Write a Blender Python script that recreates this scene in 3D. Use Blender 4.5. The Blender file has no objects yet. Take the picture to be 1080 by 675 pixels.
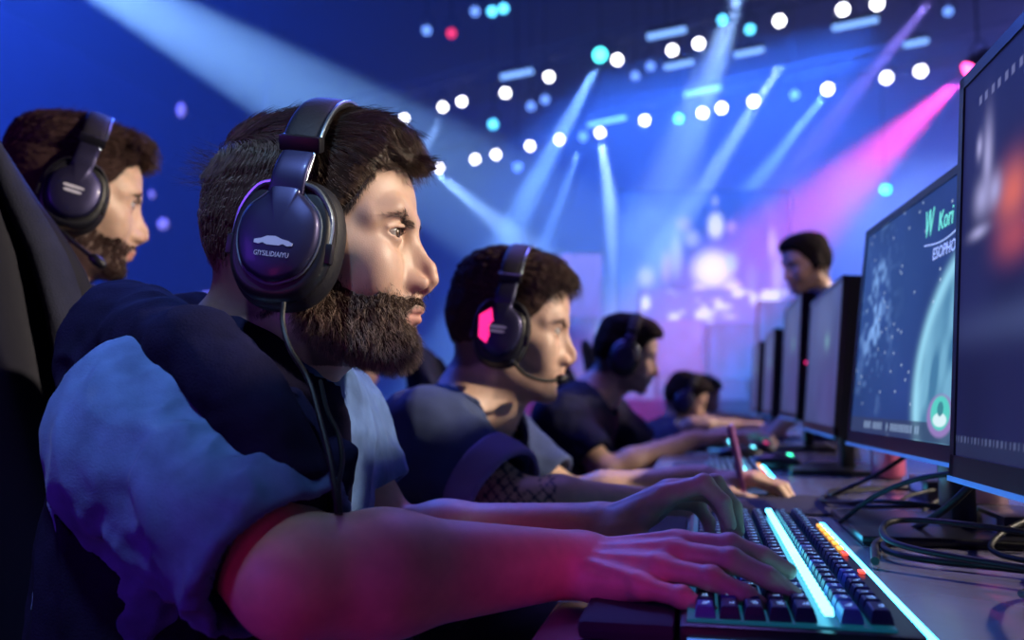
import bpy, bmesh, math, random
import numpy as np
from mathutils import Vector, Matrix

# ------------------------------------------------------------------ camera
C = bpy.context.scene.collection
SC = bpy.context.scene
F_PX, W_PX, H_PX = 900.0, 1080.0, 675.0
PSI = math.atan(200.0 / 900.0)          # camera turned left of the row direction (+Y)
THE = math.atan(82.5 / 900.0)           # camera pitched up
CAM = np.array([0.0, 0.0, 0.915])
cR = np.array([math.cos(PSI), math.sin(PSI), 0.0])
cF = np.array([-math.sin(PSI) * math.cos(THE), math.cos(PSI) * math.cos(THE), math.sin(THE)])
cU = np.cross(cR, cF)
def at(px, py, d):
    """a point of the place seen at photo pixel (px, py), d metres deep"""
    return CAM + d * (cF + cR * (px - W_PX / 2) / F_PX - cU * (py - H_PX / 2) / F_PX)

cam_data = bpy.data.cameras.new('camera')
cam = bpy.data.objects.new('camera', cam_data)
C.objects.link(cam)
cam.matrix_world = Matrix(((cR[0], cU[0], -cF[0], CAM[0]), (cR[1], cU[1], -cF[1], CAM[1]),
                           (cR[2], cU[2], -cF[2], CAM[2]), (0, 0, 0, 1)))
cam_data.sensor_width = 36.0
cam_data.lens = 36.0 * F_PX / W_PX
cam_data.clip_start = 0.02
cam_data.clip_end = 200
cam_data.dof.use_dof = True
cam_data.dof.focus_distance = 0.735
cam_data.dof.aperture_fstop = 4.0
SC.camera = cam

# ------------------------------------------------------------------ world, exposure
SC.view_settings.view_transform = 'Standard'
SC.view_settings.look = 'None'
SC.view_settings.exposure = 0.0
SC.view_settings.gamma = 1.0
SC.view_settings.use_curve_mapping = False
SC.cycles.volume_bounces = 0
SC.cycles.max_bounces = 6
SC.cycles.transparent_max_bounces = 8
SC.cycles.sample_clamp_indirect = 3.0
SC.cycles.use_denoising = True
world = bpy.data.worlds.new('world')
SC.world = world
world.use_nodes = True
world.node_tree.nodes['Background'].inputs[0].default_value = (0.02, 0.03, 0.16, 1)
world.node_tree.nodes['Background'].inputs[1].default_value = 0.35

def aim(o, target):
    d = Vector(target) - o.location
    o.rotation_euler = d.to_track_quat('-Z', 'Y').to_euler()
def area(name, loc, target, size, power, col, size_y=None, spread=180):
    l = bpy.data.lights.new(name, 'AREA'); l.energy = power; l.color = col; l.size = size
    if size_y: l.shape = 'RECTANGLE'; l.size_y = size_y
    l.spread = math.radians(spread)
    o = bpy.data.objects.new(name, l); C.objects.link(o); o.location = loc; aim(o, target)
    return o
def spot(name, loc, target, power, col, angle, blend=0.4, size=0.05):
    l = bpy.data.lights.new(name, 'SPOT'); l.energy = power; l.color = col
    l.spot_size = math.radians(angle); l.spot_blend = blend; l.shadow_soft_size = size
    o = bpy.data.objects.new(name, l); C.objects.link(o); o.location = loc; aim(o, target)
    return o

# hall light on the row of players, with spots added for single people and parts
spot('key_spot', (3.4, 1.45, 2.75), (-0.33, 1.05, 1.05), 1050, (1.0, 0.84, 0.66), 46, .5, .10)
spot('key_spot', (3.2, 4.6, 2.75), (-0.20, 3.7, 1.05), 620, (1.0, 0.80, 0.66), 46, .6, .10)  # added to brighten the third and fourth players, outside the first cone
spot('pink_rim_spot', (2.6, 4.9, 2.9), (0.66, 3.4, 1.5), 90, (1.0, 0.05, 0.35), 14, .8, .06)  # added unseen for the pink rim on the standing man
spot('magenta_arm_spot', (0.05, -1.05, 0.60), (-0.11, 0.59, 0.775), 8.5, (0.80, 0.03, 0.48), 21, 1.0, .08)
spot('magenta_hand_spot', (0.55, -0.25, 1.25), (0.0, 0.66, 0.79), 12, (1.0, 0.04, 0.60), 17, .8, .05)  # second magenta spot, added unseen to tint the hands
area('magenta_side_light', (-0.6, -1.3, 0.6), (-0.4, 0.8, 0.95), 0.4, 2.0, (1.0, 0.03, 0.40))
area('violet_side_light', (-1.5, -0.9, 1.35), (-0.35, 0.7, 1.0), 0.6, 8, (0.26, 0.06, 1.0))
spot('blue_top_spot', (-0.15, -0.35, 2.7), (-0.44, 0.63, 0.98), 190, (0.36, 0.60, 1.0), 13.5, .9, .08)  # added unseen, narrowed to brighten the near shoulder alone
spot('attendant_spot', (2.6, 0.8, 2.6), (0.66, 3.45, 1.5), 120, (1.0, 0.8, 0.7), 14, .8, .06)  # added unseen to brighten the standing man's face
area('blue_top_light', (-0.3, 2.6, 3.4), (-0.35, 1.2, 0.9), 0.8, 30, (0.28, 0.18, 1.0))
area('blue_back_light', (-1.6, 3.4, 3.2), (-0.4, 0.9, 1.0), 1.0, 60, (0.06, 0.16, 1.0))
# ------------------------------------------------------------------ small helpers
PI = math.pi
def tag(o, label=None, cat=None, group=None, kind=None):
    if label: o['label'] = label
    if cat: o['category'] = cat
    if group: o['group'] = group
    if kind: o['kind'] = kind
    return o
def empty(name, loc=(0, 0, 0), label=None, cat=None, group=None, rotz=0.0):
    o = bpy.data.objects.new(name, None); C.objects.link(o)
    o.location = loc; o.rotation_euler = (0, 0, rotz); o.empty_display_size = 0.1
    return tag(o, label, cat, group)
def link(name, me, mat=None, parent=None, world=True):
    o = bpy.data.objects.new(name, me); C.objects.link(o)
    if mat is not None:
        for m in (mat if isinstance(mat, (list, tuple)) else [mat]): me.materials.append(m)
    if parent is not None:
        o.parent = parent
        if world:    # vertices are given in world coordinates
            M = Matrix.Identity(4); p = parent; chain = []
            while p is not None: chain.append(p); p = p.parent
            for p in reversed(chain):
                M = M @ p.matrix_parent_inverse @ Matrix.LocRotScale(p.location, p.rotation_euler, p.scale)
            o.matrix_parent_inverse = M.inverted()
    return o
def mesh_np(name, V, F, smooth=True, col=None, fmat=None):
    """mesh from numpy arrays; F is an (n,4) or (n,3) array or a list of polygons"""
    me = bpy.data.meshes.new(name)
    V = np.asarray(V, dtype=np.float32)
    if isinstance(F, np.ndarray):
        k = F.shape[1]; n = len(F)
        me.vertices.add(len(V)); me.vertices.foreach_set('co', V.ravel())
        me.loops.add(n * k); me.loops.foreach_set('vertex_index', F.astype(np.int32).ravel())
        me.polygons.add(n); me.polygons.foreach_set('loop_start', np.arange(0, n * k, k, dtype=np.int32))
        me.update(calc_edges=True)
    else:
        me.from_pydata([tuple(v) for v in V], [], [tuple(f) for f in F]); me.update()
    me.validate()
    if smooth: me.polygons.foreach_set('use_smooth', np.ones(len(me.polygons), dtype=bool))
    if col is not None:
        a = me.color_attributes.new('Col', 'FLOAT_COLOR', 'POINT')
        c = np.ones((len(V), 4), dtype=np.float32); c[:, :3] = col
        a.data.foreach_set('color', c.ravel())
    if fmat is not None: me.polygons.foreach_set('material_index', np.asarray(fmat, dtype=np.int32))
    return me

class MB:
    """collects simple shapes (world coordinates, or through M) into one mesh"""
    def __init__(s, M=None): s.V = []; s.F = []; s.m = []; s.M = M
    def add(s, V, F, mi=0):
        b = len(s.V)
        if s.M is not None: V = [s.M @ Vector(v) for v in V]
        s.V += [tuple(v) for v in V]; s.F += [tuple(i + b for i in f) for f in F]; s.m += [mi] * len(F)
        return s
    def box(s, c, size, rot=None, bev=0.0, mi=0):
        hx, hy, hz = [v / 2 for v in size]
        R = rot if rot is not None else Matrix.Identity(3)
        if bev <= 0:
            V = [Vector((x, y, z)) for x in (-hx, hx) for y in (-hy, hy) for z in (-hz, hz)]
            F = [(0, 1, 3, 2), (4, 6, 7, 5), (0, 4, 5, 1), (2, 3, 7, 6), (0, 2, 6, 4), (1, 5, 7, 3)]
        else:
            bm = bmesh.new(); bmesh.ops.create_cube(bm, size=1.0)
            for v in bm.verts: v.co = Vector((v.co.x * size[0], v.co.y * size[1], v.co.z * size[2]))
            bmesh.ops.bevel(bm, geom=bm.edges[:], offset=min(bev, min(size) * .45), segments=2, profile=.6, affect='EDGES')
            bm.verts.ensure_lookup_table(); V = [v.co.copy() for v in bm.verts]
            F = [tuple(v.index for v in f.verts) for f in bm.faces]; bm.free()
        return s.add([R @ v + Vector(c) for v in V], F, mi)
    def loft(s, rings, closed=True, caps=True, mi=0):
        n = len(rings[0]); V = [p for r in rings for p in r]; F = []
        for i in range(len(rings) - 1):
            for j in range(n if closed else n - 1):
                a = i * n + j; b = i * n + (j + 1) % n
                F.append((a, b, b + n, a + n))
        if caps:
            F.append(tuple(range(n))[::-1]); F.append(tuple((len(rings) - 1) * n + k for k in range(n)))
        return s.add(V, F, mi)
    def tube(s, pts, r, n=10, mi=0, flat=1.0, upv=None):
        pts = [Vector(p) for p in pts]; rr = r if isinstance(r, (list, tuple)) else [r] * len(pts)
        rings = []; up = None
        for i, p in enumerate(pts):
            t = (pts[min(i + 1, len(pts) - 1)] - pts[max(i - 1, 0)]).normalized()
            if up is None:
                up = Vector(upv) if upv is not None else (Vector((0, 0, 1)) if abs(t.z) < .9 else Vector((1, 0, 0)))
            u = (up - t * up.dot(t)).normalized(); up = u; w = t.cross(u)
            rings.append([p + (u * math.cos(a) * flat + w * math.sin(a)) * rr[i] for a in [2 * PI * k / n for k in range(n)]])
        return s.loft(rings, mi=mi)
    def cyl(s, a, b, r, r2=None, n=20, mi=0):
        return s.tube([a, b], [r, r if r2 is None else r2], n, mi)
    def ell(s, c, rad, n=16, m=10, mi=0, R=None):
        R = R if R is not None else Matrix.Identity(3); rings = []
        for i in range(1, m):
            th = PI * i / m
            rings.append([R @ Vector((rad[0] * math.sin(th) * math.cos(2 * PI * k / n), rad[1] * math.sin(th) * math.sin(2 * PI * k / n),
                          rad[2] * math.cos(th))) + Vector(c) for k in range(n)])
        b = len(rings) * n; V = [p for r in rings for p in r] + [R @ Vector((0, 0, rad[2])) + Vector(c), R @ Vector((0, 0, -rad[2])) + Vector(c)]
        F = []
        for i in range(len(rings) - 1):
            for j in range(n):
                a = i * n + j; d = i * n + (j + 1) % n; F.append((a, a + n, d + n, d))
        for j in range(n):
            F.append((b, j, (j + 1) % n)); F.append((b + 1, (len(rings) - 1) * n + (j + 1) % n, (len(rings) - 1) * n + j))
        return s.add(V, F, mi)
    def build(s, name, mat, parent=None, smooth=False, angle=40, world=True):
        me = bpy.data.meshes.new(name); me.from_pydata(s.V, [], s.F); me.update()
        if any(s.m): me.polygons.foreach_set('material_index', np.array(s.m, dtype=np.int32))
        bm = bmesh.new(); bm.from_mesh(me); bmesh.ops.recalc_face_normals(bm, faces=bm.faces[:]); bm.to_mesh(me); bm.free()
        if smooth:
            me.polygons.foreach_set('use_smooth', np.ones(len(me.polygons), dtype=bool))
            me.set_sharp_from_angle(angle=math.radians(angle))
        return link(name, me, mat, parent, world)
def bez(p0, p1, p2, p3, n=12):
    p0, p1, p2, p3 = map(Vector, (p0, p1, p2, p3)); out = []
    for i in range(n + 1):
        t = i / n; out.append(p0 * (1 - t) ** 3 + p1 * 3 * t * (1 - t) ** 2 + p2 * 3 * t * t * (1 - t) + p3 * t ** 3)
    return out
def spline(P, n=8):
    P = [Vector(p) for p in P]; Q = [P[0] * 2 - P[1]] + P + [P[-1] * 2 - P[-2]]; out = []
    for i in range(1, len(Q) - 2):
        for k in range(n):
            t = k / n; a, b, c, d = Q[i - 1], Q[i], Q[i + 1], Q[i + 2]
            out.append(.5 * ((2 * b) + (c - a) * t + (2 * a - 5 * b + 4 * c - d) * t * t + (3 * b - a - 3 * c + d) * t ** 3))
    out.append(P[-1]); return out

# ------------------------------------------------------------------ materials
def mat(name, col=(.5, .5, .5), rough=.5, metal=0.0, emit=None, es=0.0, spec=None, sheen=0, coat=0, attr=False,
        noise=None, bump=None, sss=0.0, trans=0.0):
    """principled material; noise=(scale, amount) varies the colour, bump=(scale, strength)"""
    m = bpy.data.materials.new(name); m.use_nodes = True; nt = m.node_tree; b = nt.nodes['Principled BSDF']
    b.inputs['Base Color'].default_value = (*col, 1); b.inputs['Roughness'].default_value = rough; b.inputs['Metallic'].default_value = metal
    if spec is not None: b.inputs['Specular IOR Level'].default_value = spec
    if emit is not None:
        b.inputs['Emission Color'].default_value = (*emit, 1); b.inputs['Emission Strength'].default_value = es
    if sheen: b.inputs['Sheen Weight'].default_value = sheen; b.inputs['Sheen Roughness'].default_value = .4
    if coat: b.inputs['Coat Weight'].default_value = coat; b.inputs['Coat Roughness'].default_value = .15
    if trans: b.inputs['Transmission Weight'].default_value = trans
    if sss:
        b.inputs['Subsurface Weight'].default_value = sss
        b.inputs['Subsurface Radius'].default_value = (1.0, .35, .2); b.inputs['Subsurface Scale'].default_value = .006
    tc = nt.nodes.new('ShaderNodeTexCoord'); src = None
    if attr:
        a = nt.nodes.new('ShaderNodeAttribute'); a.attribute_name = 'Col'; src = a.outputs['Color']
        nt.links.new(src, b.inputs['Base Color'])
    if noise:
        n = nt.nodes.new('ShaderNodeTexNoise'); n.inputs['Scale'].default_value = noise[0]; n.inputs['Detail'].default_value = 5
        nt.links.new(tc.outputs['Object'], n.inputs['Vector'])
        mr = nt.nodes.new('ShaderNodeMapRange'); mr.inputs['To Min'].default_value = 1 - noise[1]; mr.inputs['To Max'].default_value = 1 + noise[1]
        mr.inputs['From Min'].default_value = .3; mr.inputs['From Max'].default_value = .7
        nt.links.new(n.outputs['Fac'], mr.inputs['Value'])
        mx = nt.nodes.new('ShaderNodeVectorMath'); mx.operation = 'SCALE'
        if src is not None: nt.links.new(src, mx.inputs[0])
        else: mx.inputs[0].default_value = col
        nt.links.new(mr.outputs[0], mx.inputs['Scale']); nt.links.new(mx.outputs[0], b.inputs['Base Color'])
    if bump:
        n = nt.nodes.new('ShaderNodeTexNoise'); n.inputs['Scale'].default_value = bump[0]; n.inputs['Detail'].default_value = 4
        nt.links.new(tc.outputs['Object'], n.inputs['Vector'])
        bp = nt.nodes.new('ShaderNodeBump'); bp.inputs['Strength'].default_value = bump[1]; bp.inputs['Distance'].default_value = .002
        nt.links.new(n.outputs['Fac'], bp.inputs['Height']); nt.links.new(bp.outputs[0], b.inputs['Normal'])
    return m

# ------------------------------------------------------------------ distance fields -> one continuous surface
def npv(*a): return np.array(a, dtype=np.float32)
def sd_ell(p, c, r, R=None):
    q = p - npv(*c)
    if R is not None: q = q @ R.astype(np.float32)          # columns of R are the local axes
    r = npv(*r); k0 = np.sqrt(((q / r) ** 2).sum(1)); k1 = np.sqrt(((q / (r * r)) ** 2).sum(1)) + 1e-9
    return k0 * (k0 - 1) / k1
def sd_cap(p, a, b, ra, rb):
    a = npv(*a); b = npv(*b); ab = b - a
    h = np.clip(((p - a) @ ab) / max(float(ab @ ab), 1e-12), 0, 1)
    return np.sqrt(((p - a - h[:, None] * ab) ** 2).sum(1)) - (ra + (rb - ra) * h)
def smin(a, b, k):
    h = np.maximum(k - np.abs(a - b), 0) / k
    return np.minimum(a, b) - h * h * k * .25
def smax(a, b, k): return -smin(-a, -b, k)
def culled(p, c, r, fn):
    """fn evaluated only near c"""
    d = np.sqrt(((p - npv(*c)) ** 2).sum(1)); out = (d - r * .72).astype(np.float32); m = d < r
    if m.any(): out[m] = fn(p[m])
    return out
def surface(f, lo, hi, cell, B=10, slack=1.25):
    lo = np.array(lo, dtype=np.float64); hi = np.array(hi, dtype=np.float64)
    nb = np.ceil((hi - lo) / (cell * B)).astype(int) + 1
    g = np.stack(np.meshgrid(*[np.arange(n) for n in nb], indexing='ij'), -1).reshape(-1, 3)
    ctr = (lo + (g + .5) * B * cell).astype(np.float32); d = np.concatenate([f(ctr[i:i + 200000]) for i in range(0, len(ctr), 200000)])
    g = g[np.abs(d) < B * cell * .87 * slack + cell]
    n1 = B + 1; loc = np.stack(np.meshgrid(*[np.arange(n1)] * 3, indexing='ij'), -1)
    N = nb * B + 2; key = lambda c: (c[..., 0].astype(np.int64) * N[1] + c[..., 1]) * N[2] + c[..., 2]
    CK, CV, E = [], [], []
    cor = [(0, 0, 0), (1, 0, 0), (0, 1, 0), (1, 1, 0), (0, 0, 1), (1, 0, 1), (0, 1, 1), (1, 1, 1)]
    eds = [(0, 1), (2, 3), (4, 5), (6, 7), (0, 2), (1, 3), (4, 6), (5, 7), (0, 4), (1, 5), (2, 6), (3, 7)]
    for i in range(0, len(g), 250):
        gb = g[i:i + 250]; nodes = gb[:, None, None, None, :] * B + loc
        v = f((lo + nodes.reshape(-1, 3) * cell).astype(np.float32)).reshape(len(gb), n1, n1, n1)
        s = v < 0
        cs = [s[:, a:a + B, b:b + B, c:c + B] for a, b, c in cor]; tot = sum(x.astype(np.int8) for x in cs)
        act = (tot > 0) & (tot < 8); idx = np.argwhere(act)
        if len(idx) == 0: continue
        cv = np.stack([v[idx[:, 0], idx[:, 1] + a, idx[:, 2] + b, idx[:, 3] + c] for a, b, c in cor], 1)
        acc = np.zeros((len(idx), 3)); cnt = np.zeros(len(idx)); carr = np.array(cor, dtype=float)
        for a, b in eds:
            va, vb = cv[:, a], cv[:, b]; x = (va < 0) != (vb < 0)
            t = np.where(x, va / np.where(va == vb, 1, va - vb), 0)
            acc += np.where(x[:, None], carr[a] + t[:, None] * (carr[b] - carr[a]), 0); cnt += x
        cell_id = gb[idx[:, 0]] * B + idx[:, 1:]
        CK.append(key(cell_id)); CV.append(lo + (cell_id + acc / cnt[:, None]) * cell)
        for ax in range(3):
            sl0 = s[:, :B, :B, :B]; o = [0, 0, 0]; o[ax] = 1
            sl1 = s[:, o[0]:o[0] + B, o[1]:o[1] + B, o[2]:o[2] + B]
            e = np.argwhere(sl0 != sl1)
            if len(e): E.append((ax, gb[e[:, 0]] * B + e[:, 1:], sl0[e[:, 0], e[:, 1], e[:, 2], e[:, 3]]))
    CK = np.concatenate(CK); CV = np.concatenate(CV); o = np.argsort(CK); CK = CK[o]; CV = CV[o]
    Q = []
    for ax, nd, sg in E:
        u, w = [(1, 2), (2, 0), (0, 1)][ax]; q = []
        for du, dw in ((-1, -1), (0, -1), (0, 0), (-1, 0)):
            c = nd.copy(); c[:, u] += du; c[:, w] += dw; q.append(key(c))
        q = np.stack(q, 1); j = np.clip(np.searchsorted(CK, q), 0, len(CK) - 1)
        ok = (CK[j] == q).all(1); j = j[ok]; sg = sg[ok]
        j[~sg] = j[~sg][:, ::-1]; Q.append(j)
    return CV.astype(np.float32), np.concatenate(Q)
# smooth value noise on points
_rng = np.random.RandomState(7); _T = _rng.rand(64, 64, 64).astype(np.float32)
def vnoise(p, scale):
    q = p * scale; i = np.floor(q).astype(int); f = q - i; f = f * f * (3 - 2 * f); i &= 63; j = (i + 1) & 63; o = 0
    for a in (0, 1):
        for b in (0, 1):
            for c in (0, 1):
                w = (f[:, 0] if a else 1 - f[:, 0]) * (f[:, 1] if b else 1 - f[:, 1]) * (f[:, 2] if c else 1 - f[:, 2])
                o = o + w * _T[(j if a else i)[:, 0], (j if b else i)[:, 1], (j if c else i)[:, 2]]
    return o * 2 - 1
def unit(v): v = np.asarray(v, dtype=float); return v / (np.linalg.norm(v) + 1e-12)
def frame(x, up):
    x = unit(x); y = unit(np.cross(up, x)); z = np.cross(x, y); return np.stack([x, y, z], 1)
def rotm(yaw=0, pitch=0, roll=0):
    """yaw about z (left positive), pitch (nose down positive), roll"""
    return np.array((Matrix.Rotation(math.radians(yaw), 3, 'Z') @ Matrix.Rotation(math.radians(pitch), 3, 'Y') @ Matrix.Rotation(math.radians(roll), 3, 'X')))
# ------------------------------------------------------------------ the hall
def struct(name, c, size, m):
    mb = MB(); mb.box(c, size); o = mb.build(name, m); o['kind'] = 'structure'; return o
M_FLOOR = mat('hall_floor', (.02, .02, .05), .45, noise=(2, .3))
M_WALL = mat('hall_wall', (.05, .07, .22), .85, noise=(.8, .25))
M_CEIL = mat('hall_ceiling', (.020, .018, .05), .9)
struct('floor', (-1, 10, -.06), (34, 36, .12), M_FLOOR)
struct('ceiling', (-1, 10, 10.06), (34, 36, .12), M_CEIL)
struct('wall_far', (-1, 25, 5), (34, .2, 10), M_WALL)
struct('wall_left', (-16, 10, 5), (.2, 36, 10), M_WALL)
struct('wall_right', (15, 10, 5), (.2, 36, 10), M_WALL)
struct('wall_near', (-1, -6, 5), (34, .2, 10), M_WALL)
# haze in the air over the hall beyond the players
def haze(name, lo, hi, dens, aniso=.2):
    m = bpy.data.materials.new('haze'); m.use_nodes = True; nt = m.node_tree; nt.nodes.clear()
    o_ = nt.nodes.new('ShaderNodeOutputMaterial'); v = nt.nodes.new('ShaderNodeVolumeScatter')
    v.inputs['Density'].default_value = dens; v.inputs['Anisotropy'].default_value = aniso; v.inputs['Color'].default_value = (1, 1, 1, 1)
    nt.links.new(v.outputs[0], o_.inputs['Volume'])
    mb = MB(); lo = np.array(lo); hi = np.array(hi); mb.box(tuple((lo + hi) / 2), tuple(hi - lo)); o = mb.build(name, m); tag(o, 'thin stage haze hanging in the air of the hall', 'haze', None, 'stuff')
    return o
haze('haze', (-15.8, 4.6, .02), (14.8, 24.8, 9.95), .045)
M_SKIN = mat('skin', (.6, .4, .3), .48, attr=True, sss=.12, bump=(900, .12), noise=(60, .06))
M_HAIR = mat('hair', (.05, .03, .02), .42, attr=True, spec=.4)
M_HAIRB = mat('hair_base', (.05, .03, .02), .85, attr=True, spec=.08)
M_EYE = mat('eye_white', (.42, .39, .38), .12, coat=.6)
M_IRIS = mat('iris', (.10, .055, .03), .15, coat=1)
M_BLACK = mat('black_gloss', (.004, .004, .004), .1)
M_BLUE_TEE = mat('blue_tee_cotton', (.085, .155, .34), .85, spec=.15, sheen=.1, noise=(30, .30), bump=(700, .35))
M_NAVY = mat('navy_fleece', (.008, .007, .026), .95, spec=.08, bump=(500, .4), noise=(40, .25))
M_NAVY_TEE = mat('navy_tee_cotton', (.05, .07, .16), .88, spec=.15, sheen=.05, bump=(600, .3), noise=(14, .2))
M_DARK_TEE = mat('dark_tee_cotton', (.018, .02, .05), .9, spec=.15, bump=(600, .3))
M_LILAC = mat('lilac_cuff_cotton', (.22, .17, .42), .88, bump=(600, .3))
M_GREY_TEE = mat('grey_tee_cotton', (.06, .06, .13), .88, bump=(600, .3))
M_DENIM = mat('faded_denim', (.20, .32, .52), .9, noise=(60, .6), bump=(300, .4))
M_DARKP = mat('dark_trousers', (.012, .012, .025), .9)
# ------------------------------------------------------------------ heads (local frame: x forward, y left, z up, origin between the ears at eye height)
def head_sdf(q, jaw=1.0, ears=True, nose=1.0, slim=1.0):
    q = q.astype(np.float32).copy(); q[:, 1] = q[:, 1] / slim
    m = q.copy(); m[:, 1] = np.abs(m[:, 1])                       # mirrored
    d = sd_ell(q, (-.016, 0, .028), (.094, .077, .080))
    d = smin(d, sd_ell(q, (.026, 0, .030), (.060, .064, .060)), .03)
    d = smin(d, sd_ell(q, (-.045, 0, .0), (.058, .060, .062)), .03)
    d = smin(d, sd_ell(q, (.030, 0, -.040), (.053, .054, .062)), .025)
    # jaw
    d = smin(d, sd_cap(m, (-.002, .050, -.030), (.004, .046, -.072), .016, .014), .03)
    d = smin(d, sd_cap(m, (.004, .046, -.072), (.066, .014, -.102), .016, .014), .025)
    d = smin(d, sd_ell(q, (.038, 0, -.082), (.045, .036, .026)), .02)
    d = smin(d, sd_ell(q, (.077 - .02 * (1 - jaw), 0, -.1035), (.016, .019, .0155)), .014)
    # cheek bones and cheeks
    d = smin(d, sd_cap(m, (.020, .060, -.014), (.060, .044, -.024), .006, .008), .035)
    d = smin(d, sd_ell(m, (.060, .034, -.044), (.020, .020, .024)), .024)
    d = smin(d, sd_ell(q, (.070, 0, -.072), (.023, .028, .022)), .016)
    # brow
    d = smin(d, sd_cap(m, (.084, .008, .011), (.076, .036, .0175), .0085, .0085), .014)
    d = smin(d, sd_cap(m, (.076, .036, .0175), (.060, .052, .010), .0085, .007), .016)
    # eye sockets
    d = smax(d, -sd_ell(m, (.095, .030, -.001), (.026, .0185, .0135)), .014)
    # nose
    ns = sd_cap(q, (.084, 0, .004), (.1045, 0, -.030), .0056, .0060)
    ns = smin(ns, sd_cap(q, (.1045, 0, -.030), (.1075, 0, -.0405), .0060, .0074 * nose), .008)
    ns = smin(ns, sd_ell(m, (.0965, .0118, -.0458), (.0105, .0062, .0074)), .0035)
    ns = smin(ns, sd_cap(m, (.080, .009, -.012), (.087, .012, -.044), .005, .007), .012)
    ns = smin(ns, sd_cap(q, (.084, 0, -.004), (.0935, 0, -.042), .0080, .0098), .008)
    ns = smin(ns, sd_cap(q, (.103, 0, -.049), (.0925, 0, -.056), .005, .005), .006)
    d = smin(d, ns, .009)
    d = smax(d, -sd_ell(m, (.0995, .0068, -.0535), (.0072, .0032, .0042)), .003)
    # mouth
    d = smin(d, sd_ell(q, (.086, 0, -.063), (.010, .016, .010)), .008)
    lu = sd_cap(m, (.0960, .004, -.0700), (.0830, .0235, -.0750), .0052, .0022)
    ll = sd_cap(m, (.0935, 0, -.0795), (.0825, .0215, -.0760), .0060, .0025)
    d = smin(d, smin(lu, ll, .0015), .004)
    d = smax(d, -sd_cap(m, (.1025, 0, -.0752), (.0860, .0235, -.0758), .0016, .0008), .0025)
    d = smax(d, -sd_ell(q, (.101, 0, -.0915), (.010, .020, .0052)), .008)
    # eyelids round each eyeball
    lid = sd_ell(m, (.0705, .0310, -.0015), (.0152, .0168, .0150))
    d = smin(d, lid, .006)
    a = np.maximum(sd_ell(m, (.0830, .0335, -.0070), (.0160, .0180, .0110)), sd_ell(m, (.0830, .0335, .0040), (.0160, .0190, .0101)))
    d = smax(d, -a, .0015)
    d = smax(d, -sd_ell(m, (.0705, .0305, -.0015), (.0124, .0124, .0124)), .0008)
    d = smin(d, np.minimum(sd_cap(m, (.0838, .0185, .0020), (.0852, .030, .0062), .0012, .0016), sd_cap(m, (.0852, .030, .0062), (.0745, .0480, .0012), .0016, .0010)), .0025)
    if ears:
        Re = rotm(18, 12, 0)
        Re = np.array(Matrix.Rotation(math.radians(24), 3, 'Z') @ Matrix.Rotation(math.radians(-12), 3, 'Y'))
        e = sd_ell(m, (-.008, .079, -.012), (.019, .0065, .032), Re)
        e = smax(e, -sd_ell(m, (-.003, .086, -.010), (.011, .0065, .020), Re), .004)
        e = smin(e, sd_ell(m, (.000, .0775, -.036), (.008, .005, .009), Re), .006)
        e = smin(e, sd_ell(m, (.006, .0765, -.014), (.005, .005, .007), Re), .004)
        d = smin(d, e, .006)
    return d * .9

HL_X = [-.13, -.09, -.05, -.022, -.004, .018, .026, .034, .048, .060, .075, .12]
def hairline(q, kind='short'):
    z = np.interp(q[:, 0], HL_X, [-.088, -.088, -.085, -.070, -.030, -.040, -.020, .006, .022, .048, .066, .066])
    if kind == 'low': z = z - np.interp(q[:, 0], [.03, .06, .1], [0, .012, .02])
    return q[:, 2] - z                                           # > 0 inside the hair
def hair_sdf(q, head, thick, kind='short', groove=.0012, gs=150., flow=(1, 0, 0), edge=.010):
    t = thick(q); m = hairline(q, kind)
    s = np.clip(m / edge, 0, 1)
    fl = np.array(flow, dtype=float); a = unit(np.cross(fl, (0, .2, 1)))
    qq = np.stack([q @ npv(*fl) * .16, q @ npv(*a), q @ npv(*np.cross(fl, a)) * .6], 1)
    g = groove * (vnoise(qq, gs) + .6 * vnoise(qq + 3.3, gs * 2.3))
    return smax(head(q) - (t + g) * s + .0012 * (1 - s), -m - .001, .004)
BEARD_X = [-.02, .004, .014, .030, .046, .060, .070, .080, .12]
BEARD_Z = [-.02, -.018, -.026, -.046, -.058, -.062, -.058, -.0585, -.0585]
def beardline(q):
    z = np.interp(q[:, 0], BEARD_X, BEARD_Z)
    m = np.minimum(z - q[:, 2], q[:, 0] + .006)
    lips = sd_ell(q, (.094, 0, -.0765), (.020, .0210, .0100))
    return np.minimum(m, lips)
def beard_sdf(q, head, t):
    m = beardline(q); k = t(q) * np.clip(m / .012, 0, 1)
    g = .0011 * vnoise(q * npv(1, 1, .5), 260) + .0008 * vnoise(q, 520)
    return smax(head(q) - k - g * (k > 0), -m - .0005, .003)

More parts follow.
